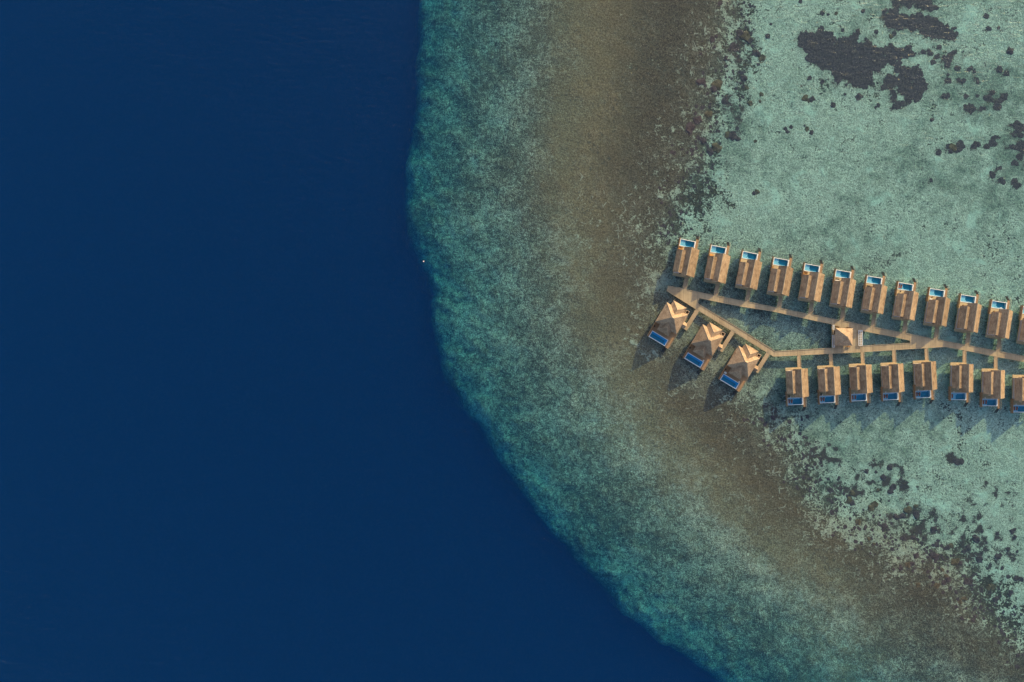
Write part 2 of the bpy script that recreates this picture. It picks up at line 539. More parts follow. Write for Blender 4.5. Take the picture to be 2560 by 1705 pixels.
def make_seabed():
    xs = axis(1400, 275); ys = axis(1100, 186)
    X, Y = np.meshgrid(xs, ys)
    nx, ny = len(xs), len(ys)
    z, s, tan, c, weed, deep = fields(X.ravel(), Y.ravel())
    co = np.stack([X.ravel(), Y.ravel(), z], 1).astype(np.float32)
    me = bpy.data.meshes.new("seabed")
    me.vertices.add(nx * ny)
    me.vertices.foreach_set("co", co.ravel())
    i = np.arange(nx * ny).reshape(ny, nx)
    q = np.stack([i[:-1, :-1], i[:-1, 1:], i[1:, 1:], i[1:, :-1]], -1).reshape(-1, 4).astype(np.int32)
    me.loops.add(q.size)
    me.loops.foreach_set("vertex_index", q.ravel())
    me.polygons.add(len(q))
    me.polygons.foreach_set("loop_start", np.arange(0, q.size, 4, dtype=np.int32))
    me.polygons.foreach_set("use_smooth", np.ones(len(q), bool))
    me.update(calc_edges=True)
    for nm, arr in (("sand", s), ("tan", tan), ("coral", c), ("weed", weed), ("soft", deep)):
        at = me.attributes.new(nm, 'FLOAT', 'POINT')
        at.data.foreach_set("value", arr.astype(np.float32))
    o = bpy.data.objects.new("seabed", me)
    COL.objects.link(o)
    tag(o, "reef slope, brown reef flat and pale sandy lagoon floor under clear water", None, None, "structure")
    t = NT("reef_bed")
    pos = t.n("ShaderNodeNewGeometry").outputs["Position"]

    def attr(nm):
        a = t.n("ShaderNodeAttribute"); a.attribute_name = nm
        return a.outputs["Fac"]
    sand, tn, cor, wd, sf = attr("sand"), attr("tan"), attr("coral"), attr("weed"), attr("soft")
    n_big = t.noise(pos, 0.09, 5.0, 0.6, 0.6)
    n_mid = t.noise(pos, 0.33, 5.0, 0.65, 0.5)
    n_fine = t.noise(pos, 1.1, 4.0, 0.7, 0.2)
    n_gr = t.noise(pos, 2.6, 2.0, 0.6)
    mixn = t.math('ADD', t.math('MULTIPLY', n_big, 0.30), t.math('ADD', t.math('MULTIPLY', n_mid, 0.38), t.math('MULTIPLY', n_fine, 0.32)))
    # noise centred on 0.5 with a small spread: stretch
    nn = t.math('MULTIPLY_ADD', t.math('SUBTRACT', mixn, 0.5), 3.0, 0.5)
    cover = t.smooth(t.math('ADD', nn, t.math('SUBTRACT', sand, 0.5)), 0.46, 0.66)
    # the outer reef is a fine mixture of live coral and rubble: gentler contrast
    patch = t.math('MULTIPLY_ADD', t.math('SUBTRACT', t.noise(pos, 0.06, 5.0, 0.62, 0.2), 0.5), 1.4, 0.0)
    mot = t.math('MULTIPLY_ADD', t.math('SUBTRACT', t.noise(pos, 0.50, 6.0, 0.85), 0.5), 3.2, 0.0)
    csoft = t.math('ADD', t.math('ADD', sand, patch), mot)
    csoft = t.math('MULTIPLY_ADD', t.smooth(csoft, 0.15, 0.95), 0.62, 0.03)
    gmix = t.math('MULTIPLY_ADD', t.math('SUBTRACT', n_gr, 0.5), 1.8, 0.0)
    csoft = t.math('ADD', csoft, gmix, clamp=True)
    cover = t.math('ADD', t.math('MULTIPLY', cover, t.math('SUBTRACT', 1.0, sf)), t.math('MULTIPLY', csoft, sf), clamp=True)
    sandcol = t.mix(t.smooth(t.math('MULTIPLY_ADD', n_fine, 0.4, t.math('MULTIPLY', n_gr, 0.6)), 0.38, 0.62), (0.20, 0.18, 0.145), (0.70, 0.64, 0.52))
    sandcol = t.mix(t.smooth(n_mid, 0.40, 0.66, 0.0, 0.45), sandcol, (0.21, 0.22, 0.17))
    sandcol = t.mix(t.smooth(n_big, 0.54, 0.70, 0.0, 0.6), sandcol, (0.56, 0.60, 0.50))
    brown = t.mix(t.smooth(n_fine, 0.3, 0.7), (0.042, 0.031, 0.024), (0.105, 0.077, 0.054))
    tanc = t.mix(t.smooth(n_fine, 0.3, 0.7), (0.095, 0.068, 0.040), (0.20, 0.15, 0.095))
    col = t.mix(tn, brown, tanc)
    col = t.mix(cover, col, sandcol)
    zz = t.n("ShaderNodeSeparateXYZ"); t.l(pos, zz.inputs[0])
    col = t.mix(t.math('MULTIPLY', t.smooth(zz.outputs[2], -1.5, -0.9), t.math('MULTIPLY', cover, 0.55)), col, (0.20, 0.20, 0.14))
    wcol = t.mix(t.smooth(n_fine, 0.35, 0.65), (0.075, 0.08, 0.065), (0.22, 0.23, 0.17))
    wmask = t.smooth(t.math('ADD', t.math('MULTIPLY', t.math('SUBTRACT', t.noise(pos, 0.16, 6.0, 0.72), 0.5), 2.2), wd), 0.15, 0.95, 0.0, 0.85)
    col = t.mix(wmask, col, wcol)
    # algae between the coral lumps
    cm = t.smooth(t.math('ADD', t.math('MULTIPLY', t.math('SUBTRACT', n_fine, 0.5), 1.5), cor), 0.44, 0.62)
    col = t.mix(cm, col, t.mix(n_fine, (0.050, 0.033, 0.034), (0.12, 0.08, 0.065)))
    # fine dark specks strewn over the sand
    sp = t.smooth(t.noise(pos, 0.75, 3.0, 0.5), 0.60, 0.66, 0.0, 0.75)
    sp = t.math('MULTIPLY', sp, t.smooth(t.noise(pos, 0.035, 3.0, 0.6), 0.42, 0.60))
    col = t.mix(sp, col, (0.07, 0.065, 0.055))
    # pale rubble squiggles
    vor = t.n("ShaderNodeTexVoronoi", feature='DISTANCE_TO_EDGE')
    vor.inputs["Scale"].default_value = 0.30
    t.l(pos, vor.inputs["Vector"])
    rub = t.math('MULTIPLY', t.math('MULTIPLY', t.math('LESS_THAN', sand, 0.62), t.math('GREATER_THAN', sand, 0.22)), t.math('LESS_THAN', vor.outputs["Distance"], 0.055))
    rub = t.math('MULTIPLY', rub, t.math('SUBTRACT', 1.0, sf, clamp=True))
    rub = t.math('MULTIPLY', rub, t.smooth(t.math('ADD', n_mid, t.math('MULTIPLY', sand, 0.25)), 0.60, 0.68))
    col = t.mix(t.math('MULTIPLY', rub, 0.45), col, (0.52, 0.52, 0.44))
    t.bsdf(col, 0.95, t.bump(t.math('ADD', nn, t.math('MULTIPLY', n_gr, 0.4)), 0.8, 0.35), 0.0)
    me.materials.append(t.m)
    return o


make_seabed()

# ------------------------------------------------------------------ sea
def sheet(name, outline, z, mat):
    vs = [(x, y, z) for x, y in outline]
    tris = tessellate_polygon([[Vector(p) for p in vs]])
    me = bpy.data.meshes.new(name)
    me.from_pydata(vs, [], [tuple(t) for t in tris])
    me.materials.append(mat)
    o = bpy.data.objects.new(name, me)
    COL.objects.link(o)
    return o


edge_line = [tuple(p) for p in EDGE_W]
oc = sheet("ocean", [(-1400, 1050), (edge_line[0][0], 1050)] + edge_line + [(edge_line[-1][0], -1050), (-1400, -1050)], 0.0, M["ocean"])
tag(oc, "deep dark blue ocean beyond the reef edge", None, None, "structure")
lg = sheet("lagoon", [(1380, 1050), (edge_line[0][0], 1050)] + edge_line + [(edge_line[-1][0], -1050), (1380, -1050)], 0.0, M["water"])
tag(lg, "clear shallow turquoise lagoon over the coral reef", None, None, "structure")
vol = MB().box(-1390, 1390, -1060, 1060, -100, -0.03).build("sea_water", M["volume"])
tag(vol, "body of clear blue sea water under the surface", None, None, "structure")

# ------------------------------------------------------------------ boardwalk
DZ = 1.6      # deck height over the water
WALK_OUT = [(1670, 714.6), (1707.5, 720.4), (1718, 724.1), (1794.4, 739.5), (1873.4, 754.8), (1951.9, 770.3), (2030.5, 786.4), (2109, 801.9), (2187.6, 818), (2265.8, 833),
            (2345.4, 849), (2423.5, 863.6), (2501.5, 878.9), (2560, 889.6), (2700, 917), (2700, 933), (2560, 904.8), (2499.5, 894), (2420.7, 878.2), (2362.7, 867.5),
            (2324.6, 870), (2240, 875), (2153.6, 880.7), (2083.4, 884.2), (2004, 888.4), (1934.2, 891.8), (1924.2, 885.7), (1835.8, 831.5), (1747.4, 777.7), (1739.6, 773.4), (1666.2, 727.3)]
HOLE_A = [(1749, 746), (1856.9, 767.5), (1930.9, 778.6), (2009.4, 796.2), (2079, 811), (2079, 869.6), (2040, 871.8), (1938.3, 877.7), (1840, 816), (1748, 761), (1745, 756.6)]
HOLE_B = [(2155, 826), (2230, 840.5), (2275, 850.2), (2275, 858.4), (2154, 865.4)]


def flat(pts, z):
    return [P(x, y, z) for x, y in pts]


walk = empty("boardwalk", P(1700, 735, 0))
tag(walk, "long forked timber boardwalk on stilts linking the overwater villas", "boardwalk")


def local(o, pts):
    return [Vector(p) - o.location for p in pts]


def walk_deck():
    loops = [flat(WALK_OUT, DZ), flat(HOLE_A, DZ), flat(HOLE_B, DZ)]
    tris = tessellate_polygon(loops)
    allp = [p - walk.location for lp in loops for p in lp]
    n = len(allp)
    th = 0.28
    vs = allp + [p - Vector((0, 0, th)) for p in allp]
    fs = []
    for t in tris:
        a, b, c = (allp[i] for i in t)
        up = (b - a).cross(c - a).z > 0
        t = tuple(t) if up else tuple(reversed(t))
        fs.append(t); fs.append(tuple(i + n for i in reversed(t)))
    k = 0
    for lp in loops:
        m = len(lp)
        for i in range(m):
            a, b = k + i, k + (i + 1) % m
            fs.append((a, b, b + n, a + n))
        k += m
    return MB().add(vs, fs).build("deck", M["deck"], walk)


walk_deck()


def rail_line(name, pts, inset, wdt, z0, hgt, mat, parent):
    b = MB()
    q = [P(x, y, z0) - parent.location for x, y in pts]
    for a, c in zip(q, q[1:]):
        d = (c - a).normalized()
        s = Vector((-d.y, d.x, 0)) * inset
        b.beam(a + s + Vector((0, 0, hgt / 2)), c + s + Vector((0, 0, hgt / 2)), wdt, hgt)
    return b.build(name, mat, parent)


# kerb beams, one per edge of the walk; openings are left at the footbridges
T_GAPS = [(1707.5, 1718), (1785, 1794.4), (1863.5, 1873.4), (1942, 1951.9), (2020.5, 2030.5), (2099, 2109), (2177.5, 2187.6), (2256, 2265.8), (2335.5, 2345.4), (2413.5, 2423.5), (2491.5, 2501.5), (2569, 2579)]


def y_on(pts, x):
    pts = sorted(pts)
    return float(np.interp(x, [p[0] for p in pts], [p[1] for p in pts]))


NORTH = WALK_OUT[0:15]
SOUTH = WALK_OUT[15:27]
for (a, b) in [((1670, 1707.5))] + [(T_GAPS[i][1], T_GAPS[i + 1][0]) for i in range(len(T_GAPS) - 1)]:
    rail_line("kerb", [(a, y_on(NORTH, a)), (b, y_on(NORTH, b))], -0.14, 0.20, DZ - 0.02, 0.22, M["beam"], walk)
B_GAPS = [(1995.8, 2004), (2074, 2083.4), (2153.6, 2163), (2233, 2242), (2315, 2324.6), (2411.6, 2420.7), (2489.5, 2499.5), (2567, 2577)]
ends = [1934.5] + [q for g in B_GAPS for q in g]
for i in range(0, len(ends) - 1, 2):
    a, b = ends[i], ends[i + 1]
    mid = [p for p in SOUTH if a < p[0] < b]
    pts = [(a, y_on(SOUTH, a))] + sorted(mid) + [(b, y_on(SOUTH, b))]
    rail_line("kerb", pts, 0.14, 0.20, DZ - 0.02, 0.22, M["beam"], walk)
rail_line("kerb", [(1666.2, 727.3), (1739.6, 773.4)], 0.14, 0.20, DZ - 0.02, 0.22, M["beam"], walk)
rail_line("kerb", [(1747.4, 777.7), (1828, 827)], 0.14, 0.20, DZ - 0.02, 0.22, M["beam"], walk)
rail_line("kerb", [(1835.8, 831.5), (1917, 881)], 0.14, 0.20, DZ - 0.02, 0.22, M["beam"], walk)
rail_line("kerb", [(1924.2, 885.7), (1934.2, 891.8)], 0.14, 0.20, DZ - 0.02, 0.22, M["beam"], walk)
rail_line("kerb", HOLE_A[:5], 0.14, 0.20, DZ - 0.02, 0.22, M["beam"], walk)
rail_line("kerb", HOLE_A[5:8], 0.14, 0.20, DZ - 0.02, 0.22, M["beam"], walk)
rail_line("kerb", HOLE_A[7:10], 0.14, 0.20, DZ - 0.02, 0.22, M["beam"], walk)
rail_line("kerb", HOLE_B[0:3], -0.14, 0.20, DZ - 0.02, 0.22, M["beam"], walk)
rail_line("kerb", HOLE_B[3:5], -0.14, 0.20, DZ - 0.02, 0.22, M["beam"], walk)
# hand rail over the diagonal arm, standing clear of its kerb
hr = rail_line("handrail", [(1750, 761.5), (1839, 814.8), (1936, 875.8)], -0.2, 0.10, DZ + 0.95, 0.09, M["beam"], walk)
hp = MB()
for (xa, ya), (xb, yb), n in (((1750, 761.5), (1839, 814.8), 8), ((1839, 814.8), (1936, 875.8), 9)):
    for i in range(n):
        p = P(xa + (xb - xa) * i / n, ya + (yb - ya) * i / n, 0) - walk.location
        MB().box(p.x - .12, p.x - .02, p.y - .22, p.y - .12, DZ, DZ + 0.96).build("baluster", M["beam"], hr)

pile_pts = []
for line, off in ((NORTH, -0.8), (SOUTH, 0.8), ([(1666.2, 727.3), (1917, 881)], 0.8), (HOLE_A[:5], 0.6), (HOLE_A[5:10], 0.6), (HOLE_B[:3], -0.6), (HOLE_B[3:5], -0.6)):
    q = [P(x, y, 0) for x, y in line]
    for a, c in zip(q, q[1:]):
        n = max(1, round((c - a).length / 15.0))
        d = (c - a).normalized(); s = Vector((-d.y, d.x, 0)) * off
        for i in range(n):
            p = a + (c - a) * ((i + 0.5) / n) + s
            if abs(p.x) < 262:
                pile_pts.append(p)
pile0 = None
for p in pile_pts[:98]:
    if pile0 is None:
        pile0 = MB().cyl((0, 0, -2.4), (0, 0, DZ - 0.25), 0.17, 8).build("pile", M["pile"], walk)
        pp = pile0
    else:
        pp = pile0.copy(); COL.objects.link(pp); pp.parent = walk
    pp.location = (p.x - walk.location.x, p.y - walk.location.y, 0)


def footbridge(a, b, width, label, z0=DZ, ext=0.0):
    """Narrow plank bridge whose centre line runs from a to b (world xy)."""
    a = Vector((a[0], a[1], 0)); b = Vector((b[0], b[1], 0))
    d = (b - a); L = d.length
    o = empty("footbridge", a, math.atan2(d.y, d.x) - math.pi / 2)
    tag(o, label, "footbridge", "footbridges from the boardwalk to the villas")
    w = width / 2
    MB().box(-w, w, 0.0, L, z0 - 0.2, z0 + 0.004).build("deck", M["bridge"], o)
    for s in (-1, 1):
        MB().box(s * w - s * 0.14, s * w + s * 0.02, 0.15, L - 0.1, z0 + 0.004, z0 + 0.16).build("kerb", M["beam"], o)
    h = MB().box(w - 0.02, w + 0.06, 0.1, L - 0.2, z0 + 0.92, z0 + 1.0)
    for i in range(6):
        y = 0.15 + (L - 0.5) * i / 5
        h.box(w + 0.0, w + 0.05, y, y + 0.06, z0, z0 + 0.92)
    h.build("handrail", M["beam"], o)
    for s in (-1, 1):
        MB().cyl((s * (w - 0.3), L * 0.5, -2.4), (s * (w - 0.3), L * 0.5, z0 - 0.2), 0.14, 8).build("pile", M["pile"], o)
    return o


# ------------------------------------------------------------------ gabled villas (two parallel roofs, plunge pool at the far end)
ZR = 8.6


def roof_sheet(name, prof, y0, y1, thick, mat, parent):
    """Roof of the cross-section prof [(x, z) ...] pulled from y0 to y1, with the slopes cut into short wavy courses so the thatch edge is uneven."""
    b = MB()
    n = max(2, int(abs(y1 - y0) / 0.7))
    rows = []
    rr = random.Random(name + str(y0) + str(y1))
    m = len(prof)
    for i in range(n + 1):
        y = y0 + (y1 - y0) * i / n
        top = [(x + (rr.uniform(-.05, .05) if j in (0, m - 1) else 0), y, z + rr.uniform(-.035, .035)) for j, (x, z) in enumerate(prof)]
        rows.append(top + [(p[0], p[1], p[2] - thick) for p in top])
    vs = [p for r in rows for p in r]
    fs = []
    w = 2 * m
    for i in range(n):
        for j in range(m - 1):
            fs.append((i * w + j, i * w + j + 1, (i + 1) * w + j + 1, (i + 1) * w + j))
            fs.append((i * w + m + j, (i + 1) * w + m + j, (i + 1) * w + m + j + 1, i * w + m + j + 1))
        fs.append((i * w, (i + 1) * w, (i + 1) * w + m, i * w + m))
        fs.append((i * w + m - 1, i * w + w - 1, (i + 1) * w + w - 1, (i + 1) * w + m - 1))
    for i in (0, n):
        for j in range(m - 1):
            fs.append((i * w + j, i * w + m + j, i * w + m + j + 1, i * w + j + 1))
    return b.add(vs, fs).build(name, mat, parent)


def gabled_villa(sg, label, group):
    """sg = +1: pool towards +Y (upper row), -1: pool towards -Y (lower row). Origin under the entrance end of the main ridge."""
    o = empty("overwater_villa", (0, 0, 0))
    tag(o, label, "villa", group)
    Y = lambda v: sg * v

    def bx(x0, x1, v0, v1, z0, z1, mb=None):
        mb = mb or MB()
        return mb.box(x0, x1, Y(v0), Y(v1), z0, z1)
    # decks: main platform, terrace by the pool, side deck
    pl = MB()
    bx(-5.3, 4.0, 0.15, 14.45, DZ - 0.35, DZ, pl)
    bx(-5.3, 2.75, -0.55, 0.149, DZ - 0.35, DZ, pl)
    pl.build("platform", M["platform"], o)
    sd = bx(2.82, 4.05, 14.45, 19.3, DZ - 0.3, DZ - 0.01)
    sd.build("side_deck", M["terrace"], o)
    # walls
    wl_ = MB()
    ring = [(-5.15, DZ + 0.004), (-5.15, 6.1), (-4.0, 6.9), (-2.2, 6.0), (-2.2, DZ + 0.004)]
    wl_.prism([(x, Y(0.95), z) for x, z in ring], [(x, Y(11.3), z) for x, z in ring])
    wall = wl_.build("side_wall", M["wall"], o)
    ring = [(-2.195, DZ + 0.004), (-2.195, 6.0), (0, 8.15), (3.9, 4.35), (3.9, DZ + 0.004)]
    MB().prism([(x, Y(0.55), z) for x, z in ring], [(x, Y(13.1), z) for x, z in ring]).build("main_wall", M["pale_wall"], o)
    win = bx(-1.9, 3.5, 13.103, 13.16, DZ + 0.1, DZ + 2.4)
    win.build("glass_door", M["glass"], o)
    bx(0.9, 2.3, 0.50, 0.547, DZ + 0.05, DZ + 2.15).build("door", M["teak"], o)
    # roofs
    prof = [(-3.0, ZR - 3.0), (-1.5, ZR - 1.5), (-0.25, ZR - 0.22), (0, ZR), (0.25, ZR - 0.22), (2.5, ZR - 2.44), (4.95, ZR - 4.85)]
    mr = roof_sheet("main_roof", prof, Y(0.1), Y(14.0), 0.32, M["thatch"], o)
    MB().prism([(-0.22, Y(0.06), ZR - 0.14), (0, Y(0.06), ZR + 0.09), (0.22, Y(0.06), ZR - 0.14)],
               [(-0.22, Y(14.04), ZR - 0.14), (0, Y(14.04), ZR + 0.09), (0.22, Y(14.04), ZR - 0.14)]).build("ridge_cap", M["ridge"], mr)
    prof2 = [(-6.35, ZR - 3.3), (-5.2, ZR - 2.28), (-4.0, ZR - 1.2), (-3.0, ZR - 1.68), (-2.12, ZR - 2.10)]
    sr = roof_sheet("side_roof", prof2, Y(0.85), Y(12.0), 0.30, M["thatch"], o)
    MB().prism([(-4.18, Y(0.82), ZR - 1.32), (-4.0, Y(0.82), ZR - 1.12), (-3.82, Y(0.82), ZR - 1.30)],
               [(-4.18, Y(12.03), ZR - 1.32), (-4.0, Y(12.03), ZR - 1.12), (-3.82, Y(12.03), ZR - 1.30)]).build("ridge_cap", M["ridge"], sr)
    # pool basin with a shallow ledge: coping, shell, deep floor, ledge, water
    p0, p1, x0, x1, cw = 14.46, 18.15, -5.0, 2.8, 0.30
    sh = MB()
    for a, b, c, d in ((x0, x1, p0, p0 + cw), (x0, x1, p1 - cw, p1), (x0, x0 + cw, p0 + cw, p1 - cw), (x1 - cw * 1.7, x1, p0 + cw, p1 - cw)):
        bx(a, b, c, d, 0.0, DZ + 0.12, sh)
    bx(x0 + cw, x1 - cw * 1.7, p0 + cw, p1 - cw, 0.0, 0.18, sh)
    pool = sh.build("plunge_pool", M["white"], o)
    i0, i1, j0, j1 = x0 + cw + .002, x1 - cw * 1.7 - .002, p0 + cw + .002, p1 - cw - .002
    xm = x0 + 2.75
    bx(xm, i1, j0, j1, 0.184, 0.25).build("pool_floor", M["pool_deep"], pool)
    for c, d in ((j0, j0 + .03), (j1 - .03, j1)):      # deep blue lining of the deep end
        bx(xm, i1, c, d, 0.25, DZ - 0.06).build("pool_lining", M["pool_deep"], pool)
    le = MB()
    bx(i0, xm - .002, j0, j1, 0.184, DZ - 0.42, le)
    bx(xm, xm + 0.55, j0 + .04, j0 + 1.0, 0.254, DZ - 0.55, le)
    bx(xm + 0.552, xm + 3.6, j0 + .04, j0 + 0.45, 0.254, DZ - 0.62, le)
    le.build("pool_ledge", M["pool_ledge"], pool)
    bx(i0, i1, j0, j1, DZ - 0.02, DZ - 0.0195).build("pool_water", M["pool_water"], pool)
    # privacy screen of upright battens with its outrigger beams
    sc = MB()
    bx(-5.42, -5.34, 11.4, 18.75, 0.25, 0.4, sc); bx(-5.42, -5.34, 11.4, 18.75, 2.45, 2.6, sc)
    v = 11.4
    while v < 18.7:
        bx(-5.40, -5.32, v, v + 0.27, 0.3, 2.55, sc)
        v += 0.35
    bx(-5.30, -5.02, 14.5, 18.6, DZ - 0.3, DZ + 0.02, sc)
    sc.build("privacy_screen", M["screen"], o)
    for v in (13.4, 15.7, 18.0):
        bx(-6.45, -5.43, v, v + 0.14, 0.42, 0.56).build("outrigger", M["white_steel"], o)
    # stair down to the sea
    st = MB()
    for k in range(7):
        bx(2.85, 4.0, 19.35 + k * 0.33, 19.35 + k * 0.33 + 0.26, DZ - 0.45 - k * 0.34, DZ - 0.36 - k * 0.34, st)
    for x in (2.80, 4.0):
        a = Vector((x, Y(19.3), DZ - 0.25)); b = Vector((x, Y(21.7), DZ - 2.75))
        st.beam(a, b, 0.07, 0.2)
    st.build("sea_stair", M["dark"], o)
    rl = MB()
    rl.box(4.02, 4.10, Y(14.2), Y(19.3), DZ + 0.9, DZ + 0.98)
    for k in range(6):
        rl.box(4.03, 4.09, Y(14.3 + k * 0.98), Y(14.36 + k * 0.98), DZ, DZ + 0.9)
    rl.beam((4.06, Y(19.3), DZ + 0.94), (4.06, Y(21.2), DZ - 0.6), 0.07, 0.07)
    rl.build("handrail", M["beam"], o)
    for x in (-4.6, 0.0, 3.6):
        for v in (0.8, 7.0, 13.6):
            MB().cyl((x, Y(v), -2.6), (x, Y(v), DZ - 0.33), 0.18, 8).build("stilt", M["pile"], o)
    for x in (-4.6, 2.4):
        MB().cyl((x, Y(17.6), -2.6), (x, Y(17.6), 0.02), 0.2, 8).build("stilt", M["pile"], o)
    return o


def ridge_world(p):
    return P(p[0], p[1], ZR)


T_RIDGE = [((1715.9, 687.8), (1729.9, 618.0)), ((1795.0, 703.7), (1808.6, 632.9)), ((1874.7, 719.0), (1888.5, 649.5)), ((1955.2, 735.3), (1968.0, 664.4)),
           ((2034.7, 750.7), (2046.9, 679.9)), ((2114.7, 766.1), (2126.3, 695.2)), ((2194.0, 781.5), (2205.6, 710.8)), ((2273.5, 798.0), (2285.0, 726.8)),
           ((2353.8, 813.3), (2364.9, 742.4)), ((2433.4, 829.1), (2444.2, 758.0)), ((2512.3, 844.4), (2523.2, 773.4)), ((2591.0, 860.0), (2602.0, 789.0))]
B_RIDGE = [((2002.9, 922.3), (2006.2, 992.9)), ((2083.9, 917.2), (2087.6, 988.0)), ((2164.4, 912.3), (2168.0, 983.1)), ((2244.8, 909.7), (2248.4, 980.2)),
           ((2327.3, 904.2), (2331.2, 974.6)), ((2422.7, 910.0), (2421.9, 980.8)), ((2502.3, 925.5), (2501.5, 996.3)), ((2580.8, 941.5), (2580.0, 1012.3))]
ORD = ["first", "second", "third", "fourth", "fifth", "sixth", "seventh", "eighth", "ninth", "tenth", "eleventh", "twelfth"]
T_LAB = ["gabled thatched villa beside the boardwalk's pointed tip, first of the upper row",
         "gabled thatched villa, second of the upper row from the boardwalk's pointed tip",
         "gabled thatched villa with an empty pale terrace, third in the upper row",
         "gabled thatched villa with pale wooden table on its terrace, fourth in the upper row",
         "gabled thatched villa with an amber daybed set askew, fifth in the upper row",
         "gabled thatched villa with a white table and row of dark chairs on its terrace",
         "gabled thatched villa with a dark dining set on its orange terrace",
         "gabled thatched villa with two red-brown loungers standing in its sunlit pool",
         "gabled thatched villa with a white table on its terrace, ninth in the upper row",
         "gabled thatched villa of the upper row, tenth from the boardwalk's tip",
         "gabled thatched villa with a white ring float in its sunlit pool",
         "upper-row gabled thatched villa cut off by the photo's right edge"]
B_LAB = ["gabled thatched villa of the lower row nearest the three hip-roofed villas",
         "gabled thatched villa of the lower row whose footbridge lies mostly in shade",
         "gabled thatched villa of the lower row, third from the hip-roofed villas",
         "gabled thatched villa of the lower row, fourth from the hip-roofed villas",
         "gabled thatched villa of the lower row opposite the wide junction of the boardwalk",
         "gabled thatched villa of the lower row just right of the row's wide gap",
         "last complete gabled thatched villa at the right end of the lower row",
         "gabled thatched villa of the lower row cut off by the photo's right edge"]
T_VILLAS, B_VILLAS = [], []
protoT = gabled_villa(1, T_LAB[0], "gabled villas along the upper row")
protoB = gabled_villa(-1, B_LAB[0], "gabled villas along the lower row")
for i, (a, b) in enumerate(T_RIDGE):
    wa, wb = ridge_world(a), ridge_world(b)
    o = protoT if i == 0 else copy_tree(protoT)
    o["label"] = T_LAB[i]
    o.location = (wa.x, wa.y, 0)
    o.rotation_euler = (0, 0, math.atan2(wb.y - wa.y, wb.x - wa.x) - math.pi / 2)
    T_VILLAS.append(o)
for i, (a, b) in enumerate(B_RIDGE):
    wa, wb = ridge_world(a), ridge_world(b)
    o = protoB if i == 0 else copy_tree(protoB)
    o["label"] = B_LAB[i]
    o.location = (wa.x, wa.y, 0)
    o.rotation_euler = (0, 0, math.atan2(wa.y - wb.y, wa.x - wb.x) - math.pi / 2)
    B_VILLAS.append(o)


def to_world(o, x, y, z=0.0):
    c, s = math.cos(o.rotation_euler.z), math.sin(o.rotation_euler.z)
    return Vector((o.location.x + c * x - s * y, o.location.y + s * x + c * y, z))


def line_hit(pts, o, x):
    """Point where the villa's local line x = const meets the walk's edge polyline."""
    a = to_world(o, x, 0); b = to_world(o, x, 1); d = b - a
    best = None
    q = [P(px, py, DZ) for px, py in pts]
    for p0, p1 in zip(q, q[1:]):
        e = p1 - p0
        den = d.x * e.y - d.y * e.x
        if abs(den) < 1e-9: continue
        u = ((p0.x - a.x) * d.y - (p0.y - a.y) * d.x) / den * -1
        u = ((a.x - p0.x) * d.y - (a.y - p0.y) * d.x) / (e.x * d.y - e.y * d.x)
        if -0.001 <= u <= 1.001:
            h = p0 + e * u
            if best is None or (h - a).length < (best - a).length: best = h
    return best


for i, o in enumerate(T_VILLAS):
    a = line_hit(NORTH, o, 1.75); b = to_world(o, 1.75, -0.56)
    footbridge((a.x, a.y), (b.x, b.y), 1.9, ("shaded plank footbridge up to the %s villa of the upper row" % ORD[i]))
for i, o in enumerate(B_VILLAS):
    a = line_hit(SOUTH, o, 1.65); b = to_world(o, 1.65, 0.56)
    footbridge((a.x, a.y), (b.x, b.y), 1.8, ("sunlit plank footbridge down to the %s villa of the lower row" % ORD[i]) if i != 1 else "half shaded plank footbridge below the pavilion to the lower row")

# ------------------------------------------------------------------ hip-roofed villas


HDU, HDV = -0.78, -0.36      # the deck and pool sit a little off the centre of the roof


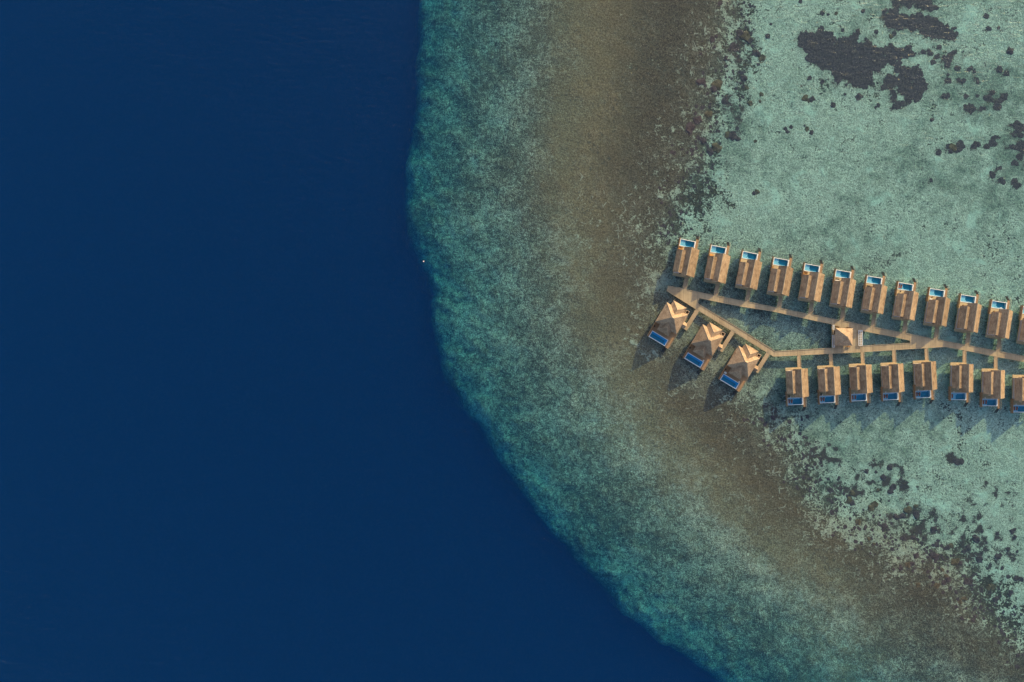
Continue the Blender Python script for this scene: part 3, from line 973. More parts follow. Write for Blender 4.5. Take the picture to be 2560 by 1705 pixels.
def hip_villa(label):
    o = empty("hip_roofed_villa", (0, 0, 0))
    tag(o, label, "villa", "large hip-roofed villas at the seaward end")
    ZE, ZP, U, V = 4.9, 12.1, 6.1, 5.55
    # platform
    pl = MB().box(-4.7, 7.7, -9.35, 5.2, DZ - 0.4, DZ)
    pl.box(5.52, 7.7, -13.2, -9.352, DZ - 0.4, DZ - 0.004)
    pl.box(-4.7, -3.82, -12.9, -9.352, DZ - 0.4, DZ - 0.004)
    pl.box(6.2, 9.0, -1.5, 2.2, DZ - 0.38, DZ - 0.002) if False else None
    pl.build("platform", M["terrace"], o)
    w = MB().box(-4.6, 4.7, -4.3, 4.4, DZ + .004, ZE + 0.6)
    w.build("wall", M["pale_wall"], o)
    MB().box(-3.0, 3.0, -4.36, -4.303, DZ + 0.1, DZ + 2.5).build("glass_door", M["glass"], o)
    MB().box(4.703, 4.76, 0.0, 1.3, DZ + 0.05, DZ + 2.2).build("door", M["teak"], o)

    def hip_faces(mb, pts, fs, th=0.34):
        n = len(pts)
        mb.add(pts, fs)
        mb.add([(x, y, z - th) for x, y, z in pts], [tuple(reversed(f)) for f in fs])
        # eave edge all round, given as the outline of the faces
        edges = {}
        for f in fs:
            for a, b in zip(f, f[1:] + f[:1]):
                edges[(a, b)] = edges.get((a, b), 0) + 1
        for (a, b) in list(edges):
            if (b, a) not in edges:
                A, B = pts[a], pts[b]
                mb.add([A, B, (B[0], B[1], B[2] - th), (A[0], A[1], A[2] - th)], [(0, 3, 2, 1)])
    r = MB()
    pts = [(-U, -V, ZE), (-U, V, ZE), (U, V, ZE), (U, -V, ZE), (-1.15, -0.38, ZP), (-0.10, -0.38, ZP)]
    hip_faces(r, pts, [(1, 0, 4), (2, 1, 4, 5), (3, 2, 5), (0, 3, 5, 4)])
    roof = r.build("main_roof", M["thatch_pale"], o)
    rc = MB()
    for a, b in ((0, 4), (1, 4), (2, 5), (3, 5), (4, 5)):
        rc.beam(Vector(pts[a]) + Vector((0, 0, .03)), Vector(pts[b]) + Vector((0, 0, .03)), 0.16, 0.10)
    rc.build("ridge_cap", M["ridge"], roof)
    # front wing towards the land side
    f = MB()
    e = 3.7; zf = ZE + 4.9; vr = 8.15; vp = 4.25; vb = 1.3; vv = 5.5
    q = [(-e, vr, ZE), (e, vr, ZE), (-0.3, vp, zf), (-0.3, vb, zf), (-e, vv, ZE + .02), (e, vv, ZE + .02)]
    hip_faces(f, q, [(1, 0, 2), (0, 4, 3, 2), (5, 1, 2, 3)], 0.32)
    fr = f.build("front_roof", M["thatch_pale"], o)
    rc = MB()
    for a, b in ((0, 2), (1, 2), (2, 3)):
        rc.beam(Vector(q[a]) + Vector((0, 0, .03)), Vector(q[b]) + Vector((0, 0, .03)), 0.14, 0.09)
    rc.build("ridge_cap", M["ridge"], fr)
    MB().box(-2.8, 2.8, 4.403, 7.2, DZ + .004, ZE + 0.3).build("front_wall", M["pale_wall"], o)
    MB().box(-3.2, 3.2, 4.86, 7.6, DZ - 0.4, DZ).build("front_platform", M["terrace"], o)
    # lower terrace roof towards the pool
    g = MB()
    zt = 4.2; e = 3.3; vr = -8.3; vp = -5.5; zq = 8.8
    q = [(-e, vr, zt), (e, vr, zt), (-0.2, vp, zq), (-0.2, -2.5, zq), (-e, -4.38, zt), (e, -4.38, zt)]
    hip_faces(g, q, [(0, 1, 2), (4, 0, 2, 3), (1, 5, 3, 2)], 0.3)
    tr_ = g.build("terrace_roof", M["thatch_pale"], o)
    rc = MB()
    for a, b in ((0, 2), (1, 2), (2, 3)):
        rc.beam(Vector(q[a]) + Vector((0, 0, .03)), Vector(q[b]) + Vector((0, 0, .03)), 0.13, 0.09)
    rc.build("ridge_cap", M["ridge"], tr_)
    for x in (-2.9, 2.9):
        MB().cyl((x, -7.9, DZ), (x, -7.7, zt + 0.1), 0.14, 10).build("post", M["beam"], o)
    # entrance porch roof
    h = MB()
    z1, z2, v0 = 3.4, 4.85, 0.3
    q = [(4.72, v0 - 1.65, z1), (8.1, v0 - 1.65, z1), (8.1, v0 + 1.65, z1), (4.72, v0 + 1.65, z1), (4.72, v0, z2), (8.3, v0, z2)]
    hip_faces(h, q, [(0, 1, 5, 4), (2, 3, 4, 5)], 0.25)
    h.build("porch_roof", M["thatch_pale"], o)
    MB().box(5.0, 7.6, v0 - 1.1, v0 + 1.1, DZ + .004, z1 + 0.2).build("porch", M["pale_wall"], o)
    # walled open-air shower
    s = MB()
    x0, x1, y0, y1 = 4.3, 6.1, 5.9, 7.5
    for a, b, c, d in ((x0, x1, y0, y0 + .15), (x0, x1, y1 - .15, y1), (x0, x0 + .15, y0 + .15, y1 - .15), (x1 - .15, x1, y0 + .15, y1 - .15)):
        s.box(a, b, c, d, DZ - 0.4, 4.4)
    sw = s.build("shower_wall", M["pale_wall"], o)
    MB().box(x0 + .16, x1 - .16, y0 + .16, y1 - .16, DZ - 0.35, DZ).build("shower_floor", M["dark"], sw)
    # pool
    a0, a1, b0, b1, cw = -3.8, 5.5, -12.85, -9.36, 0.28
    p = MB()
    for a, b, c, d in ((a0, a1, b0, b0 + cw), (a0, a1, b1 - cw, b1), (a0, a0 + cw, b0 + cw, b1 - cw), (a1 - cw, a1, b0 + cw, b1 - cw)):
        p.box(a, b, c, d, 0.0, DZ + 0.06)
    p.box(a0 + cw, a1 - cw, b0 + cw, b1 - cw, 0.0, 0.18)
    pool = p.build("plunge_pool", M["white"], o)
    i0, i1, j0, j1 = a0 + cw + .002, a1 - cw - .002, b0 + cw + .002, b1 - cw - .002
    MB().box(i0, i1, j0, j1, 0.184, 0.22).build("pool_floor", M["pool_deep"], pool)
    MB().box(i0, i1, j1 - 0.9, j1, 0.224, DZ - 0.5).build("pool_bench", M["pool_ledge2"], pool)
    MB().box(i1 - 0.9, i1, j0, j1 - 0.902, 0.224, DZ - 0.5).build("pool_bench", M["pool_ledge2"], pool)
    MB().box(i0, i1, j0, j1, DZ - 0.08, DZ - 0.0795).build("pool_water", M["pool_water"], pool)
    # stair and side rail
    st = MB()
    for k in range(8):
        st.box(5.7, 7.1, -13.3 - k * 0.36, -13.3 - k * 0.36 - 0.28, DZ - 0.42 - k * 0.34, DZ - 0.33 - k * 0.34)
    for x in (5.65, 7.1):
        st.beam((x, -13.2, DZ - 0.25), (x, -16.1, DZ - 3.0), 0.07, 0.2)
    st.build("sea_stair", M["dark"], o)
    rl = MB().box(7.62, 7.7, -13.0, -5.0, DZ + 0.9, DZ + 0.98)
    for k in range(8):
        rl.box(7.63, 7.69, -13.0 + k * 1.1, -12.94 + k * 1.1, DZ, DZ + 0.9)
    rl.build("handrail", M["beam"], o)
    sc = MB().box(-4.76, -4.70, -12.9, -4.9, DZ - 0.4, DZ + 1.4)
    sc.build("privacy_screen", M["screen"], o)
    for x in (-4.0, 1.0, 6.8):
        for y in (-8.6, -2.0, 4.6):
            MB().cyl((x, y, -3.0), (x, y, DZ - 0.38), 0.22, 8).build("stilt", M["pile"], o)
    for x in (-3.2, 4.9):
        MB().cyl((x, -12.0, -3.0), (x, -12.0, 0.02), 0.22, 8).build("stilt", M["pile"], o)
    for ch in o.children:
        if ch.name.split(".")[0] in ("platform", "plunge_pool", "sea_stair", "handrail", "privacy_screen", "stilt"):
            ch.location = (HDU, HDV, 0)
    return o


M["pool_ledge2"] = mat_plain("pool_bench_tile", (0.01, 0.36, 0.60), 0.4, 0.1, 3.0)
HIP = [((1679.1, 795.6), "hip-roofed thatched villa closest to the boardwalk's pointed tip"),
       ((1768.7, 850.5), "middle one of the three large hip-roofed thatched villas"),
       ((1858.5, 904.4), "hip-roofed thatched villa nearest the lower row of gabled villas")]
hip0 = hip_villa(HIP[0][1])
HIP_V = []
for i, ((px, py), lab) in enumerate(HIP):
    o = hip0 if i == 0 else copy_tree(hip0)
    w = P(px, py, 4.9)
    o.location = (w.x, w.y, 0)
    o.rotation_euler = (0, 0, math.radians(-31))
    o["label"] = lab
    HIP_V.append(o)
# their bridges: (walk end, outer end) centre lines in photo pixels
for (a, b, lab) in [((1743.6, 775.3), (1712.7, 824.0), "sunlit L-shaped footbridge to the hip-roofed villa nearest the tip"),
                    ((1832.0, 829.3), (1801.5, 878.0), "sunlit footbridge to the middle hip-roofed villa"),
                    ((1920.5, 883.3), (1890.7, 930.5), "sunlit footbridge to the hip-roofed villa nearest the lower row")]:
    A, B = P(*a, DZ), P(*b, DZ)
    footbridge((A.x, A.y), (B.x, B.y), 1.95, lab)

# ------------------------------------------------------------------ pavilion between the two arms of the boardwalk
def pavilion():
    o = empty("pavilion", P(2112, 842, 0))
    tag(o, "square pavilion with steep pyramid thatch roof between the two boardwalk arms", "pavilion")
    L = lambda x, y, z: P(x, y, z) - o.location
    outline = [(2079.2, 812), (2154.8, 827), (2153.8, 864.4), (2079.2, 868.6)]
    MB().slab([L(x, y, DZ + 0.006) for x, y in outline], 0.26).build("platform", M["deck"], o)
    ZE, ZP = 4.4, 8.6
    a, b, c, d = L(2088.5, 820.0, ZE), L(2132.2, 820.9, ZE), L(2130.9, 864.0, ZE), L(2087.2, 864.0, ZE)
    pk = (a + b + c + d) / 4 + Vector((0, 0, ZP - ZE))
    r = MB()
    top = [a, b, c, d, pk]
    th = Vector((0, 0, 0.34))
    low = [p - th for p in top]
    r.add(top + low, [(1, 0, 4), (2, 1, 4), (3, 2, 4), (0, 3, 4), (5, 6, 9), (6, 7, 9), (7, 8, 9), (8, 5, 9), (0, 1, 6, 5), (1, 2, 7, 6), (2, 3, 8, 7), (3, 0, 5, 8)])
    roof = r.build("roof", M["thatch_pale"], o)
    rc = MB()
    for p in (a, b, c, d):
        rc.beam(p + Vector((0, 0, .03)), pk + Vector((0, 0, .03)), 0.18, 0.10)
    rc.build("ridge_cap", M["ridge"], roof)
    ctr = (a + b + c + d) / 4
    for p in (a, b, c, d):
        q = ctr + (p - ctr) * 0.84
        MB().cyl((q.x, q.y, DZ), (q.x, q.y, ZE + 0.5), 0.16, 10).build("post", M["beam"], o)
    for x in (2085, 2112, 2140):
        for y in (826, 858):
            q = L(x, y, 0)
            MB().cyl((q.x, q.y, -2.4), (q.x, q.y, DZ - 0.25), 0.17, 8).build("stilt", M["pile"], o)
    return o


pavilion()


def lattice_rack(x0, x1, y0, y1, label, cells):
    """White railed rack: rails along the long sides and a row of cross bars."""
    a = P(x0, y1, DZ); b = P(x1, y0, DZ)
    o = empty("railed_rack", (a.x, a.y, 0))
    tag(o, label, "rack", "white railed racks at the pavilion")
    w, l = b.x - a.x, b.y - a.y
    z = DZ + 0.012
    fr = MB()
    for q in (0, w - 0.22):
        fr.box(q, q + 0.22, 0, l, z + 0.7, z + 0.85)
    for q in (0, l - 0.22):
        fr.box(0.22, w - 0.22, q, q + 0.22, z + 0.7, z + 0.85)
    fr.build("frame", M["white_steel"], o)
    for i in range(cells):
        y = l * (i + 1) / (cells + 1)
        MB().box(0.222, w - 0.222, y, y + 0.2, z + 0.70, z + 0.84).build("cross_bar", M["white_steel"], o)
    if w > 1.3:
        MB().box(w * 0.47, w * 0.47 + 0.12, 0.222, l - 0.222, z + 0.845, z + 0.93).build("middle_rail", M["white_steel"], o)
    MB().box(-0.02, w + 0.02, 0, l, z - 0.02 - 0.2, z - 0.012).build("base", M["white_steel"] if w < 1.2 else M["terrace"], o)
    for (p, q) in ((0.03, 0.05), (w - 0.11, 0.05), (0.03, l - 0.15), (w - 0.11, l - 0.15)):
        MB().box(p, p + 0.08, q, q + 0.08, z, z + 0.7).build("leg", M["white_steel"], o)
    return o


lattice_rack(2144.5, 2154.6, 825.5, 864.2, "wide white railed rack on the pavilion's landward side", 8)
lattice_rack(2079.3, 2085.6, 838.0, 868.5, "narrow white railed rack on the pavilion's seaward side", 9)
lattice_rack(2080.2, 2084.4, 812.6, 824.5, "short white railed rack at the pavilion's top seaward corner", 2)


def bench(px, py, rz, length, label):
    w = P(px, py, DZ)
    o = empty("bench", (w.x, w.y, DZ + 0.008), rz)
    tag(o, label, "bench", "benches of the pavilion")
    MB().box(-length / 2, length / 2, -0.25, 0.25, 0.40, 0.47).build("seat", M["teak"], o)
    MB().box(-length / 2, length / 2, 0.21, 0.27, 0.47, 0.9).build("backrest", M["teak"], o)
    for x in (-length / 2 + .1, length / 2 - .1):
        MB().box(x - .04, x + .04, -0.22, 0.2, 0, 0.40).build("leg", M["dark"], o)
    return o


bench(2092.5, 817.2, math.radians(-10), 1.9, "dark bench on the pavilion's upper edge beside the short rack")
bench(2121.0, 820.0, math.radians(-10), 2.2, "dark bench on the pavilion's upper edge near the roof's landward corner")
bench(2120.0, 866.0, math.radians(180), 2.0, "dark bench on the shaded lower edge of the pavilion")
# host desk box on the seaward side
w = P(2083.2, 831.0, DZ)
o = empty("wooden_cabinet", (w.x, w.y, DZ + 0.01))
tag(o, "brown wooden cabinet between the two seaward white racks", "cabinet")
MB().box(-0.6, 0.6, -1.1, 1.1, 0, 1.0).build("body", M["teak"], o)
MB().box(-0.66, 0.66, -1.16, 1.16, 1.004, 1.06).build("top", M["beam"], o)
MB().box(-0.2, 0.45, -0.9, 0.9, 1.064, 1.12).build("lid", M["dark_fabric"], o)


# ------------------------------------------------------------------ furniture
def sun_lounger(loc, rz, label, group):
    o = empty("sun_lounger", loc, rz)
    tag(o, label, "sun lounger", group)
    MB().box(-0.33, 0.33, -0.95, 0.95, 0.26, 0.33).build("frame", M["red_cushion"], o)
    MB().box(-0.30, 0.30, -0.93, 0.35, 0.334, 0.42).build("mattress", M["red_cushion"], o)
    MB().prism([(-0.3, 0.36, 0.334), (0.3, 0.36, 0.334), (0.3, 0.36, 0.42), (-0.3, 0.36, 0.42)],
               [(-0.3, 0.93, 0.66), (0.3, 0.93, 0.66), (0.3, 0.9, 0.75), (-0.3, 0.9, 0.75)]).build("backrest", M["red_cushion"], o)
    for x in (-0.28, 0.28):
        for y in (-0.8, 0.8):
            MB().box(x - .03, x + .03, y - .03, y + .03, 0, 0.26).build("leg", M["red_cushion"], o)
    return o


def side_table(loc, mat, label, r=0.3, h=0.45, group=None):
    o = empty("side_table", loc)
    tag(o, label, "side table", group)
    MB().cyl((0, 0, h - 0.05), (0, 0, h), r, 16).build("table_top", mat, o)
    MB().cyl((0, 0, 0.03), (0, 0, h - 0.05), 0.05, 8).build("leg", mat, o)
    MB().cyl((0, 0, 0), (0, 0, 0.03), r * 0.6, 12).build("base", mat, o)
    return o


def dining_table(loc, rz, mat, label, lx=1.6, ly=0.9):
    o = empty("table", loc, rz)
    tag(o, label, "table")
    MB().box(-lx / 2, lx / 2, -ly / 2, ly / 2, 0.70, 0.75).build("table_top", mat, o)
    for x in (-lx / 2 + .08, lx / 2 - .08):
        for y in (-ly / 2 + .08, ly / 2 - .08):
            MB().box(x - .035, x + .035, y - .035, y + .035, 0, 0.70).build("leg", mat, o)
    return o


def armchair(loc, rz, mat, cush, label, group=None, s=1.0):
    o = empty("armchair", loc, rz)
    tag(o, label, "armchair", group)
    a = 0.36 * s
    MB().box(-a, a, -a, a, 0.30, 0.36).build("frame", mat, o)
    MB().box(-a + .06, a - .06, -a + .04, a - .1, 0.364, 0.47).build("cushion", cush, o)
    MB().box(-a, a, a - .09, a, 0.364, 0.82).build("backrest", mat, o)
    for x in (-a, a - .06):
        MB().box(x, x + .06, -a, a - .1, 0.364, 0.60).build("armrest", mat, o)
    for x in (-a + .02, a - .08):
        for y in (-a + .02, a - .08):
            MB().box(x, x + .06, y, y + .06, 0, 0.30).build("leg", mat, o)
    return o


def daybed(loc, rz, label):
    o = empty("daybed", loc, rz)
    tag(o, label, "daybed")
    MB().box(-1.0, 1.0, -0.7, 0.7, 0.22, 0.32).build("frame", M["teak"], o)
    MB().box(-0.95, 0.95, -0.65, 0.65, 0.324, 0.46).build("mattress", M["teak_cushion"], o)
    MB().box(-0.95, 0.95, 0.704, 0.78, 0.2, 0.95).build("backrest", M["teak"], o)
    for x in (-0.93, 0.85):
        for y in (-0.63, 0.55):
            MB().box(x, x + .08, y, y + .08, 0, 0.22).build("leg", M["teak"], o)
    return o


M["teak_cushion"] = mat_plain("amber_cushion", (0.62, 0.30, 0.09), 0.9)
LEDGE = DZ - 0.42
for i, o in enumerate(B_VILLAS):
    # local: pool towards -Y
    for x, nm in ((-4.15, "outer"), (-2.85, "inner")):
        if i == 5 and x > -3: continue
        p = to_world(o, x, -16.1 - 0.1, LEDGE)
        sun_lounger(p, o.rotation_euler.z + (0.05 if x < -3 else -0.08),
                    "red-brown lounger on the %s lower-row villa's pool ledge, %s of the two" % (ORD[i], nm),
                    "sun loungers on the shaded pool ledges")
    p = to_world(o, -3.5, -16.0, LEDGE)
    if i in (0, 1, 3, 4):
        side_table(p, M["dark_fabric"], "small dark table between the loungers in the %s lower-row pool" % ORD[i], 0.24, 0.55, "small dark tables on the pool ledges")
    p = to_world(o, -3.6, -14.05, DZ + .004)
    side_table(p, M["cushion"], "small white table by the pool edge of the %s lower-row villa" % ORD[i], 0.33, 0.5, "small white tables beside the pools")
    if i in (0, 1):
        p = to_world(o, -4.2, -13.6, DZ + .004)
        armchair(p, o.rotation_euler.z + 0.4, M["dark"], M["dark_fabric"], "dark armchair on the shaded terrace of the %s lower-row villa" % ORD[i], "dark armchairs on the shaded terraces")

TV = T_VILLAS
p = to_world(TV[0], -4.1, 13.5, DZ + .004)
daybed(p, TV[0].rotation_euler.z, "orange daybed on the terrace of the upper row's villa nearest the tip")
p = to_world(TV[0], -4.1, 12.4, DZ + .004)
dining_table(p, TV[0].rotation_euler.z, M["beam"], "pale wooden table behind the daybed of the villa nearest the tip", 1.7, 0.5)
p = to_world(TV[1], -4.0, 12.9, DZ + .004)
daybed(p, TV[1].rotation_euler.z + math.pi, "amber daybed on the terrace of the second upper-row villa")
p = to_world(TV[3], -3.6, 13.0, DZ + .004)
dining_table(p, TV[3].rotation_euler.z, M["beam"], "pale wooden table on the terrace of the fourth upper-row villa", 1.4, 1.0)
p = to_world(TV[3], -4.7, 13.2, DZ + .004)
armchair(p, TV[3].rotation_euler.z + math.pi / 2, M["teak"], M["teak_cushion"], "amber armchair beside the pale table of the fourth upper-row villa")
p = to_world(TV[4], -4.0, 13.2, DZ + .004)
daybed(p, TV[4].rotation_euler.z - 0.3, "amber daybed set askew on the terrace of the fifth upper-row villa")
p = to_world(TV[5], -3.7, 12.75, DZ + .004)
dining_table(p, TV[5].rotation_euler.z, M["cushion"], "long white table on the terrace of the sixth upper-row villa", 2.0, 0.7)
for k, dx in enumerate((-0.65, 0, 0.65)):
    p = to_world(TV[5], -3.7 + dx, 13.45, DZ + .004)
    armchair(p, TV[5].rotation_euler.z, M["dark"], M["dark_fabric"], ["dark chair at the seaward end of the long white table", "dark chair in the middle of the long white table's row",
             "dark chair at the landward end of the long white table"][k], "dark chairs along the white table", 0.7)
p = to_world(TV[6], -3.8, 12.9, DZ + .004)
dining_table(p, TV[6].rotation_euler.z, M["dark"], "dark dining table on the terrace of the seventh upper-row villa", 1.5, 0.9)
for dx, nm in ((-1.1, "outer"), (1.1, "inner")):
    p = to_world(TV[6], -3.8 + dx, 13.0, DZ + .004)
    armchair(p, TV[6].rotation_euler.z + (math.pi / 2 if dx < 0 else -math.pi / 2), M["dark"], M["teak_cushion"], "dark armchair on the %s side of the dark dining table" % nm, "armchairs at the dark dining table", 0.85)
for x, nm in ((-4.2, "outer"), (-3.1, "inner")):
    p = to_world(TV[7], x, 16.2, LEDGE)
    sun_lounger(p, TV[7].rotation_euler.z, "sunlit red-brown lounger in the eighth upper-row pool, on its %s side" % nm, "loungers in the sunlit pool")
p = to_world(TV[7], -3.4, 13.6, DZ + .004)
side_table(p, M["dark_fabric"], "small dark round table on the pale terrace of the eighth upper-row villa", 0.34)
p = to_world(TV[8], -3.9, 12.8, DZ + .004)
dining_table(p, TV[8].rotation_euler.z, M["cushion"], "white table on the terrace of the ninth upper-row villa", 1.3, 0.8)
for i, lab in ((8, "dark armchair behind the white table of the ninth upper-row villa"), (9, "dark armchair on the terrace of the tenth upper-row villa"),
               (10, "dark armchair on the terrace of the last complete upper-row villa")):
    p = to_world(TV[i], -3.3, 13.6 if i == 8 else 12.7, DZ + .004)
    armchair(p, TV[i].rotation_euler.z + 0.5, M["dark"], M["teak_cushion"], lab)
# ring float
p = to_world(TV[10], 0.2, 14.95, DZ - 0.01)
fl = MB(); n, m = 20, 8
vs = [((0.36 + 0.13 * math.cos(b)) * math.cos(a), (0.36 + 0.13 * math.cos(b)) * math.sin(a), 0.13 * math.sin(b)) for a in [2 * math.pi * i / n for i in range(n)] for b in [2 * math.pi * j / m for j in range(m)]]
fs = [(i * m + j, ((i + 1) % n) * m + j, ((i + 1) % n) * m + (j + 1) % m, i * m + (j + 1) % m) for i in range(n) for j in range(m)]
f_ = fl.add(vs, fs).build("ring_float", M["white_steel"]); f_.location = p
tag(f_, "white ring float at the pool edge of the last complete upper-row villa", "float")
# hip villa terraces
for i, o in enumerate(HIP_V):
    if i >= 1:
        p = to_world(o, 4.9 + HDU, -8.95 + HDV, DZ + .004)
        side_table(p, M["cushion"], "small white table at the pool corner of the %s hip-roofed villa" % ["", "middle", "third"][i], 0.4, 0.5, "small white tables beside the long pools")
    p = to_world(o, -4.1 + HDU, -7.0 + HDV, DZ + .004)
    armchair(p, o.rotation_euler.z + math.pi, M["dark"], M["dark_fabric"], "dark armchair beside the terrace roof of the %s hip-roofed villa" % ["first", "middle", "third"][i], "dark armchairs by the long pools")
p = to_world(HIP_V[2], -3.4 + HDU, -8.6 + HDV, DZ + .004)
dining_table(p, HIP_V[2].rotation_euler.z, M["cushion"], "pale low table by the pool of the third hip-roofed villa", 1.3, 0.9)

# ------------------------------------------------------------------ mooring buoy at the reef edge
w = P(1058.9, 653.7, 0)
o = empty("mooring_buoy", (w.x, w.y, 0))
tag(o, "tiny white and orange mooring buoy floating at the reef edge", "buoy")
b = MB()
n, m = 14, 8
vs = [(0.34 * math.sin(math.pi * j / m) * math.cos(2 * math.pi * i / n), 0.34 * math.sin(math.pi * j / m) * math.sin(2 * math.pi * i / n), 0.12 + 0.42 * math.cos(math.pi * j / m)) for j in range(1, m) for i in range(n)]
vs += [(0, 0, 0.54), (0, 0, -0.30)]
fs = [(j * n + i, j * n + (i + 1) % n, (j + 1) * n + (i + 1) % n, (j + 1) * n + i) for j in range(m - 2) for i in range(n)]
fs += [(len(vs) - 2, i, (i + 1) % n) for i in range(n)] + [(len(vs) - 1, (m - 2) * n + (i + 1) % n, (m - 2) * n + i) for i in range(n)]
b.add(vs, fs).build("float", M["white_steel"], o)
MB().cyl((0, 0, 0.02), (0, 0, 0.16), 0.40, 14).build("band", M["orange"], o)
MB().cyl((0, 0, -10), (0, 0, -0.3), 0.03, 6).build("mooring_line", M["dark"], o)

# ------------------------------------------------------------------ coral heads


def ico_dome(rr, sub=2):
    bm = bmesh.new()
    bmesh.ops.create_icosphere(bm, subdivisions=sub, radius=1.0)
    k = rr.random() * 100
    for v in bm.verts:
        d = 1 + 0.30 * math.sin(v.co.x * 3 + k) * math.cos(v.co.y * 4 + k * 2) + rr.uniform(-.16, .16)
        v.co *= d
        v.co.z = max(v.co.z, -0.3) * 0.5
    bmesh.ops.recalc_face_normals(bm, faces=bm.faces)
    me = bpy.data.meshes.new("coral_head")
    bm.to_mesh(me); bm.free()
    return me


rr = random.Random(5)
DOMES = []
for k in range(6):
    me = ico_dome(rr)
    me.materials.append(M["coral"] if k < 4 else M["coral_brown"])
    DOMES.append(me)


def bed_z(x, y):
    return float(fields(np.array([x]), np.array([y]))[0][0])


# isolated heads: photo x, y, radius in photo pixels
U_HEADS = [(2055, 33, 6), (2070, 36, 4), (2091, 33, 5), (2158, 28, 6), (2107, 76, 5), (2001, 3, 5), (1919, 91, 8), (1927, 60, 4), (1862, 90, 13), (1850, 82, 9), (1874, 102, 8),
           (1780, 98, 8), (1833, 118, 10), (1843, 123, 7), (1815, 145, 7), (1893, 133, 9), (1906, 145, 8), (1885, 134, 6), (2023, 195, 6), (1860, 195, 9), (1866, 220, 6), (1852, 208, 5),
           (1792, 212, 15), (1783, 222, 9), (1812, 251, 9), (1903, 236, 6), (1875, 258, 9), (1900, 254, 4), (1858, 244, 4), (2013, 246, 9), (2030, 248, 8), (2022, 253, 6),
           (2083, 262, 8), (2112, 236, 4), (1964, 322, 6), (1978, 318, 5), (1969, 330, 5), (2018, 322, 7), (2028, 331, 7), (2011, 314, 3), (1889, 353, 5), (1832, 340, 13), (1818, 338, 8),
           (1845, 348, 7), (1790, 368, 14), (1776, 380, 10), (1755, 350, 10), (1892, 480, 7), (1885, 483, 5), (2055, 204, 6), (2145, 77, 6), (2190, 79, 6), (2165, 98, 6), (2147, 237, 5),
           (2227, 92, 7), (2525, 127, 12), (2466, 40, 7), (2383, 370, 12), (2376, 378, 8), (2330, 300, 6), (1753, 205, 12), (1745, 300, 13), (1770, 285, 9), (1725, 320, 12)]
L_HEADS = [(2394, 1156, 10), (2402, 1153, 8), (2386, 1150, 5), (2225, 1169, 9), (2209, 1193, 8), (2232, 1217, 9), (2226, 1230, 8), (2166, 1178, 7), (2123, 1250, 9), (2130, 1258, 8), (2187, 1262, 9),
           (2176, 1270, 9), (2146, 1305, 9), (2268, 1275, 11), (2290, 1287, 8), (2288, 1265, 6), (2240, 1293, 9), (2254, 1290, 8), (2262, 1293, 5), (2211, 1316, 9), (2229, 1309, 5),
           (2172, 1348, 5), (2185, 1360, 5), (2259, 1347, 8), (2283, 1345, 7), (2294, 1348, 5), (2335, 1323, 9), (2341, 1363, 7), (2328, 1388, 7), (2339, 1391, 9), (2370, 1368, 7),
           (2378, 1365, 6), (2410, 1377, 8), (2419, 1370, 8), (2441, 1347, 9), (2437, 1342, 6), (2455, 1328, 4), (2466, 1357, 4), (2494, 1333, 4), (2530, 1329, 8), (2537, 1324, 5),
           (2538, 1342, 6), (2385, 1406, 9), (2393, 1402, 7), (2400, 1408, 6), (2449, 1397, 8), (2493, 1392, 9), (2501, 1388, 6), (2521, 1373, 6), (2543, 1378, 4), (2270, 1412, 9),
           (2280, 1409, 7), (2290, 1389, 8), (2415, 1453, 9), (2425, 1455, 8), (2365, 1440, 7), (2370, 1448, 8), (2343, 1464, 8), (2360, 1457, 7), (2471, 1467, 8), (2482, 1467, 7),
           (2520, 1442, 6), (2541, 1446, 8), (2552, 1447, 7), (2527, 1480, 8), (2524, 1486, 7), (2489, 1498, 7), (2494, 1495, 6), (2411, 1497, 8), (2400, 1505, 6), (2295, 1462, 7),
           (2131, 1233, 7), (2119, 1240, 6), (2076, 1225, 8), (2100, 1222, 6), (2120, 1255, 6), (2080, 1282, 7), (2195, 1225, 5), (2190, 1180, 5), (2355, 1425, 6), (2505, 1420, 5)]


def coral_head(x, y, r, lab, grp):
    w = P(x, y, 0)
    z = bed_z(w.x, w.y)
    w = P(x, y, z)
    o = bpy.data.objects.new("coral_head", DOMES[rr.randrange(6)])
    COL.objects.link(o)
    q = r * S * rr.uniform(0.9, 1.1)
    o.location = (w.x, w.y, z)
    hz = min(q * rr.uniform(.22, .4), (-z - 0.15) / 0.6)
    o.scale = (q * rr.uniform(.85, 1.15), q * rr.uniform(.85, 1.1), hz)
    o.rotation_euler = (0, 0, rr.uniform(0, 6.28))
    tag(o, lab, "coral head", grp)
    return o


for x, y, r in U_HEADS:
    coral_head(x, y, r, "dark rounded coral head on the pale lagoon floor above the upper villa row", "coral heads in the upper lagoon")
for x, y, r in L_HEADS:
    coral_head(x, y, r, "dark rounded coral head on the pale lagoon floor below the lower villa row", "coral heads in the lower lagoon")


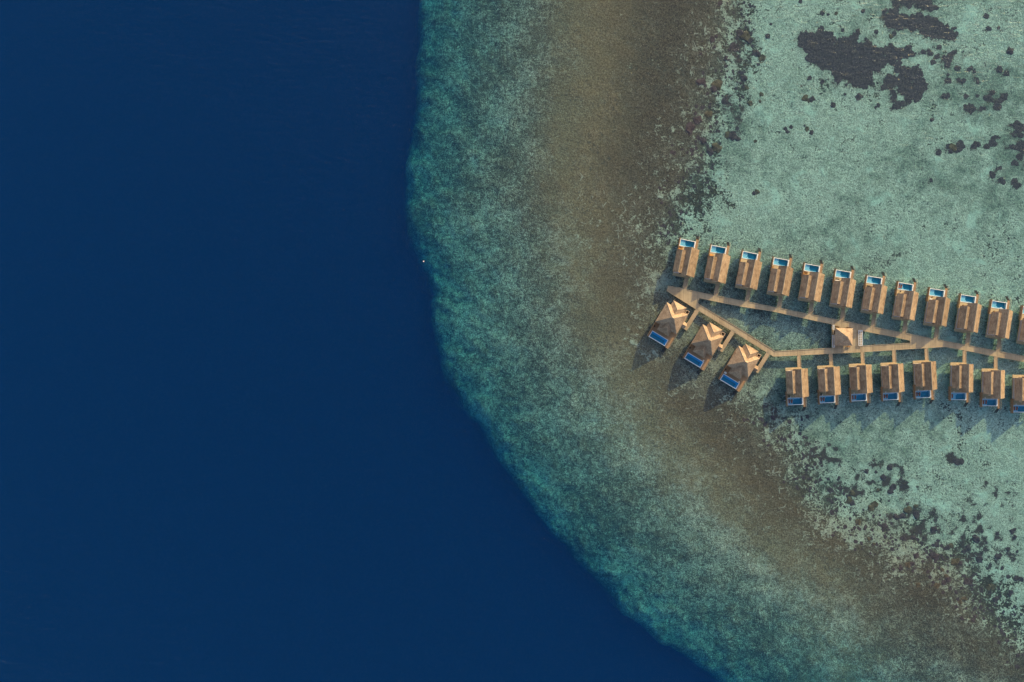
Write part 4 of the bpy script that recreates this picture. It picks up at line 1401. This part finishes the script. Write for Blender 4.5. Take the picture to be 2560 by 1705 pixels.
def coral_mass(name, label, boxes, n, rmin, rmax, thresh, seed):
    """Countless lumps spread by the coral cover field inside the given photo boxes."""
    r_ = np.random.RandomState(seed)
    vs, fs = [], []
    bm_v = [np.array([v.co[:] for v in d.vertices]) for d in DOMES]
    bm_f = [[tuple(p.vertices) for p in d.polygons] for d in DOMES]
    cnt = 0
    for (x0, x1, y0, y1), share in boxes:
        m = int(n * share)
        px = r_.uniform(x0, x1, m * 8); py = r_.uniform(y0, y1, m * 8)
        X = (px - 1280) * S; Y = (852.5 - py) * S
        z, s, tan, c, weed, deep = fields(X, Y)
        keep = r_.rand(len(X)) < np.clip(thresh(px, py, c, s, weed), 0, 1)
        idx = np.nonzero(keep)[0][:m]
        for i in idx:
            k = r_.randint(0, 6)
            q = rmin + (rmax - rmin) * r_.rand() ** 2
            hz = min(q * r_.uniform(.08, .2), max(0.1, (-z[i] - 0.15) / 0.6))
            a = r_.rand() * 6.28
            p = bm_v[k] * np.array([q * r_.uniform(.8, 1.2), q * r_.uniform(.8, 1.2), hz])
            ca, sa = math.cos(a), math.sin(a)
            kz = (H - z[i]) / H
            pts = np.stack([p[:, 0] * ca - p[:, 1] * sa + X[i] * kz, p[:, 0] * sa + p[:, 1] * ca + Y[i] * kz, p[:, 2] + z[i]], 1)
            o_ = cnt
            vs.append(pts); cnt += len(pts)
            fs += [tuple(j + o_ for j in f) for f in bm_f[k]]
    me = bpy.data.meshes.new(name)
    me.from_pydata(np.concatenate(vs).tolist(), [], fs)
    me.materials.append(M["coral"])
    o = bpy.data.objects.new(name, me)
    COL.objects.link(o)
    tag(o, label, "coral", None, "stuff")
    return o


coral_mass("coral_patch", "large dark coral mass with ragged edges in the upper right lagoon", [((1980, 2560, 0, 480), 1.0)], 2600, 0.5, 1.6,
           lambda x, y, c, s, w: sstep(c, 0.48, 0.62), 3)


def band_low(x, y, c, s, w):
    # scattered lumps along the inner margin of the reef flat, lower right and upper left of the lagoon
    d = dist_poly((x - 1280) * S, (852.5 - y) * S, LAG_W[1:-2])
    return np.exp(-(d / 9.0) ** 2) * 0.8


coral_mass("coral_rubble", "scattered small dark corals along the inner margin of the reef flat", [((1640, 1900, 0, 620), 0.36), ((1850, 2560, 1040, 1705), 0.64)], 900, 0.3, 1.1, band_low, 9)
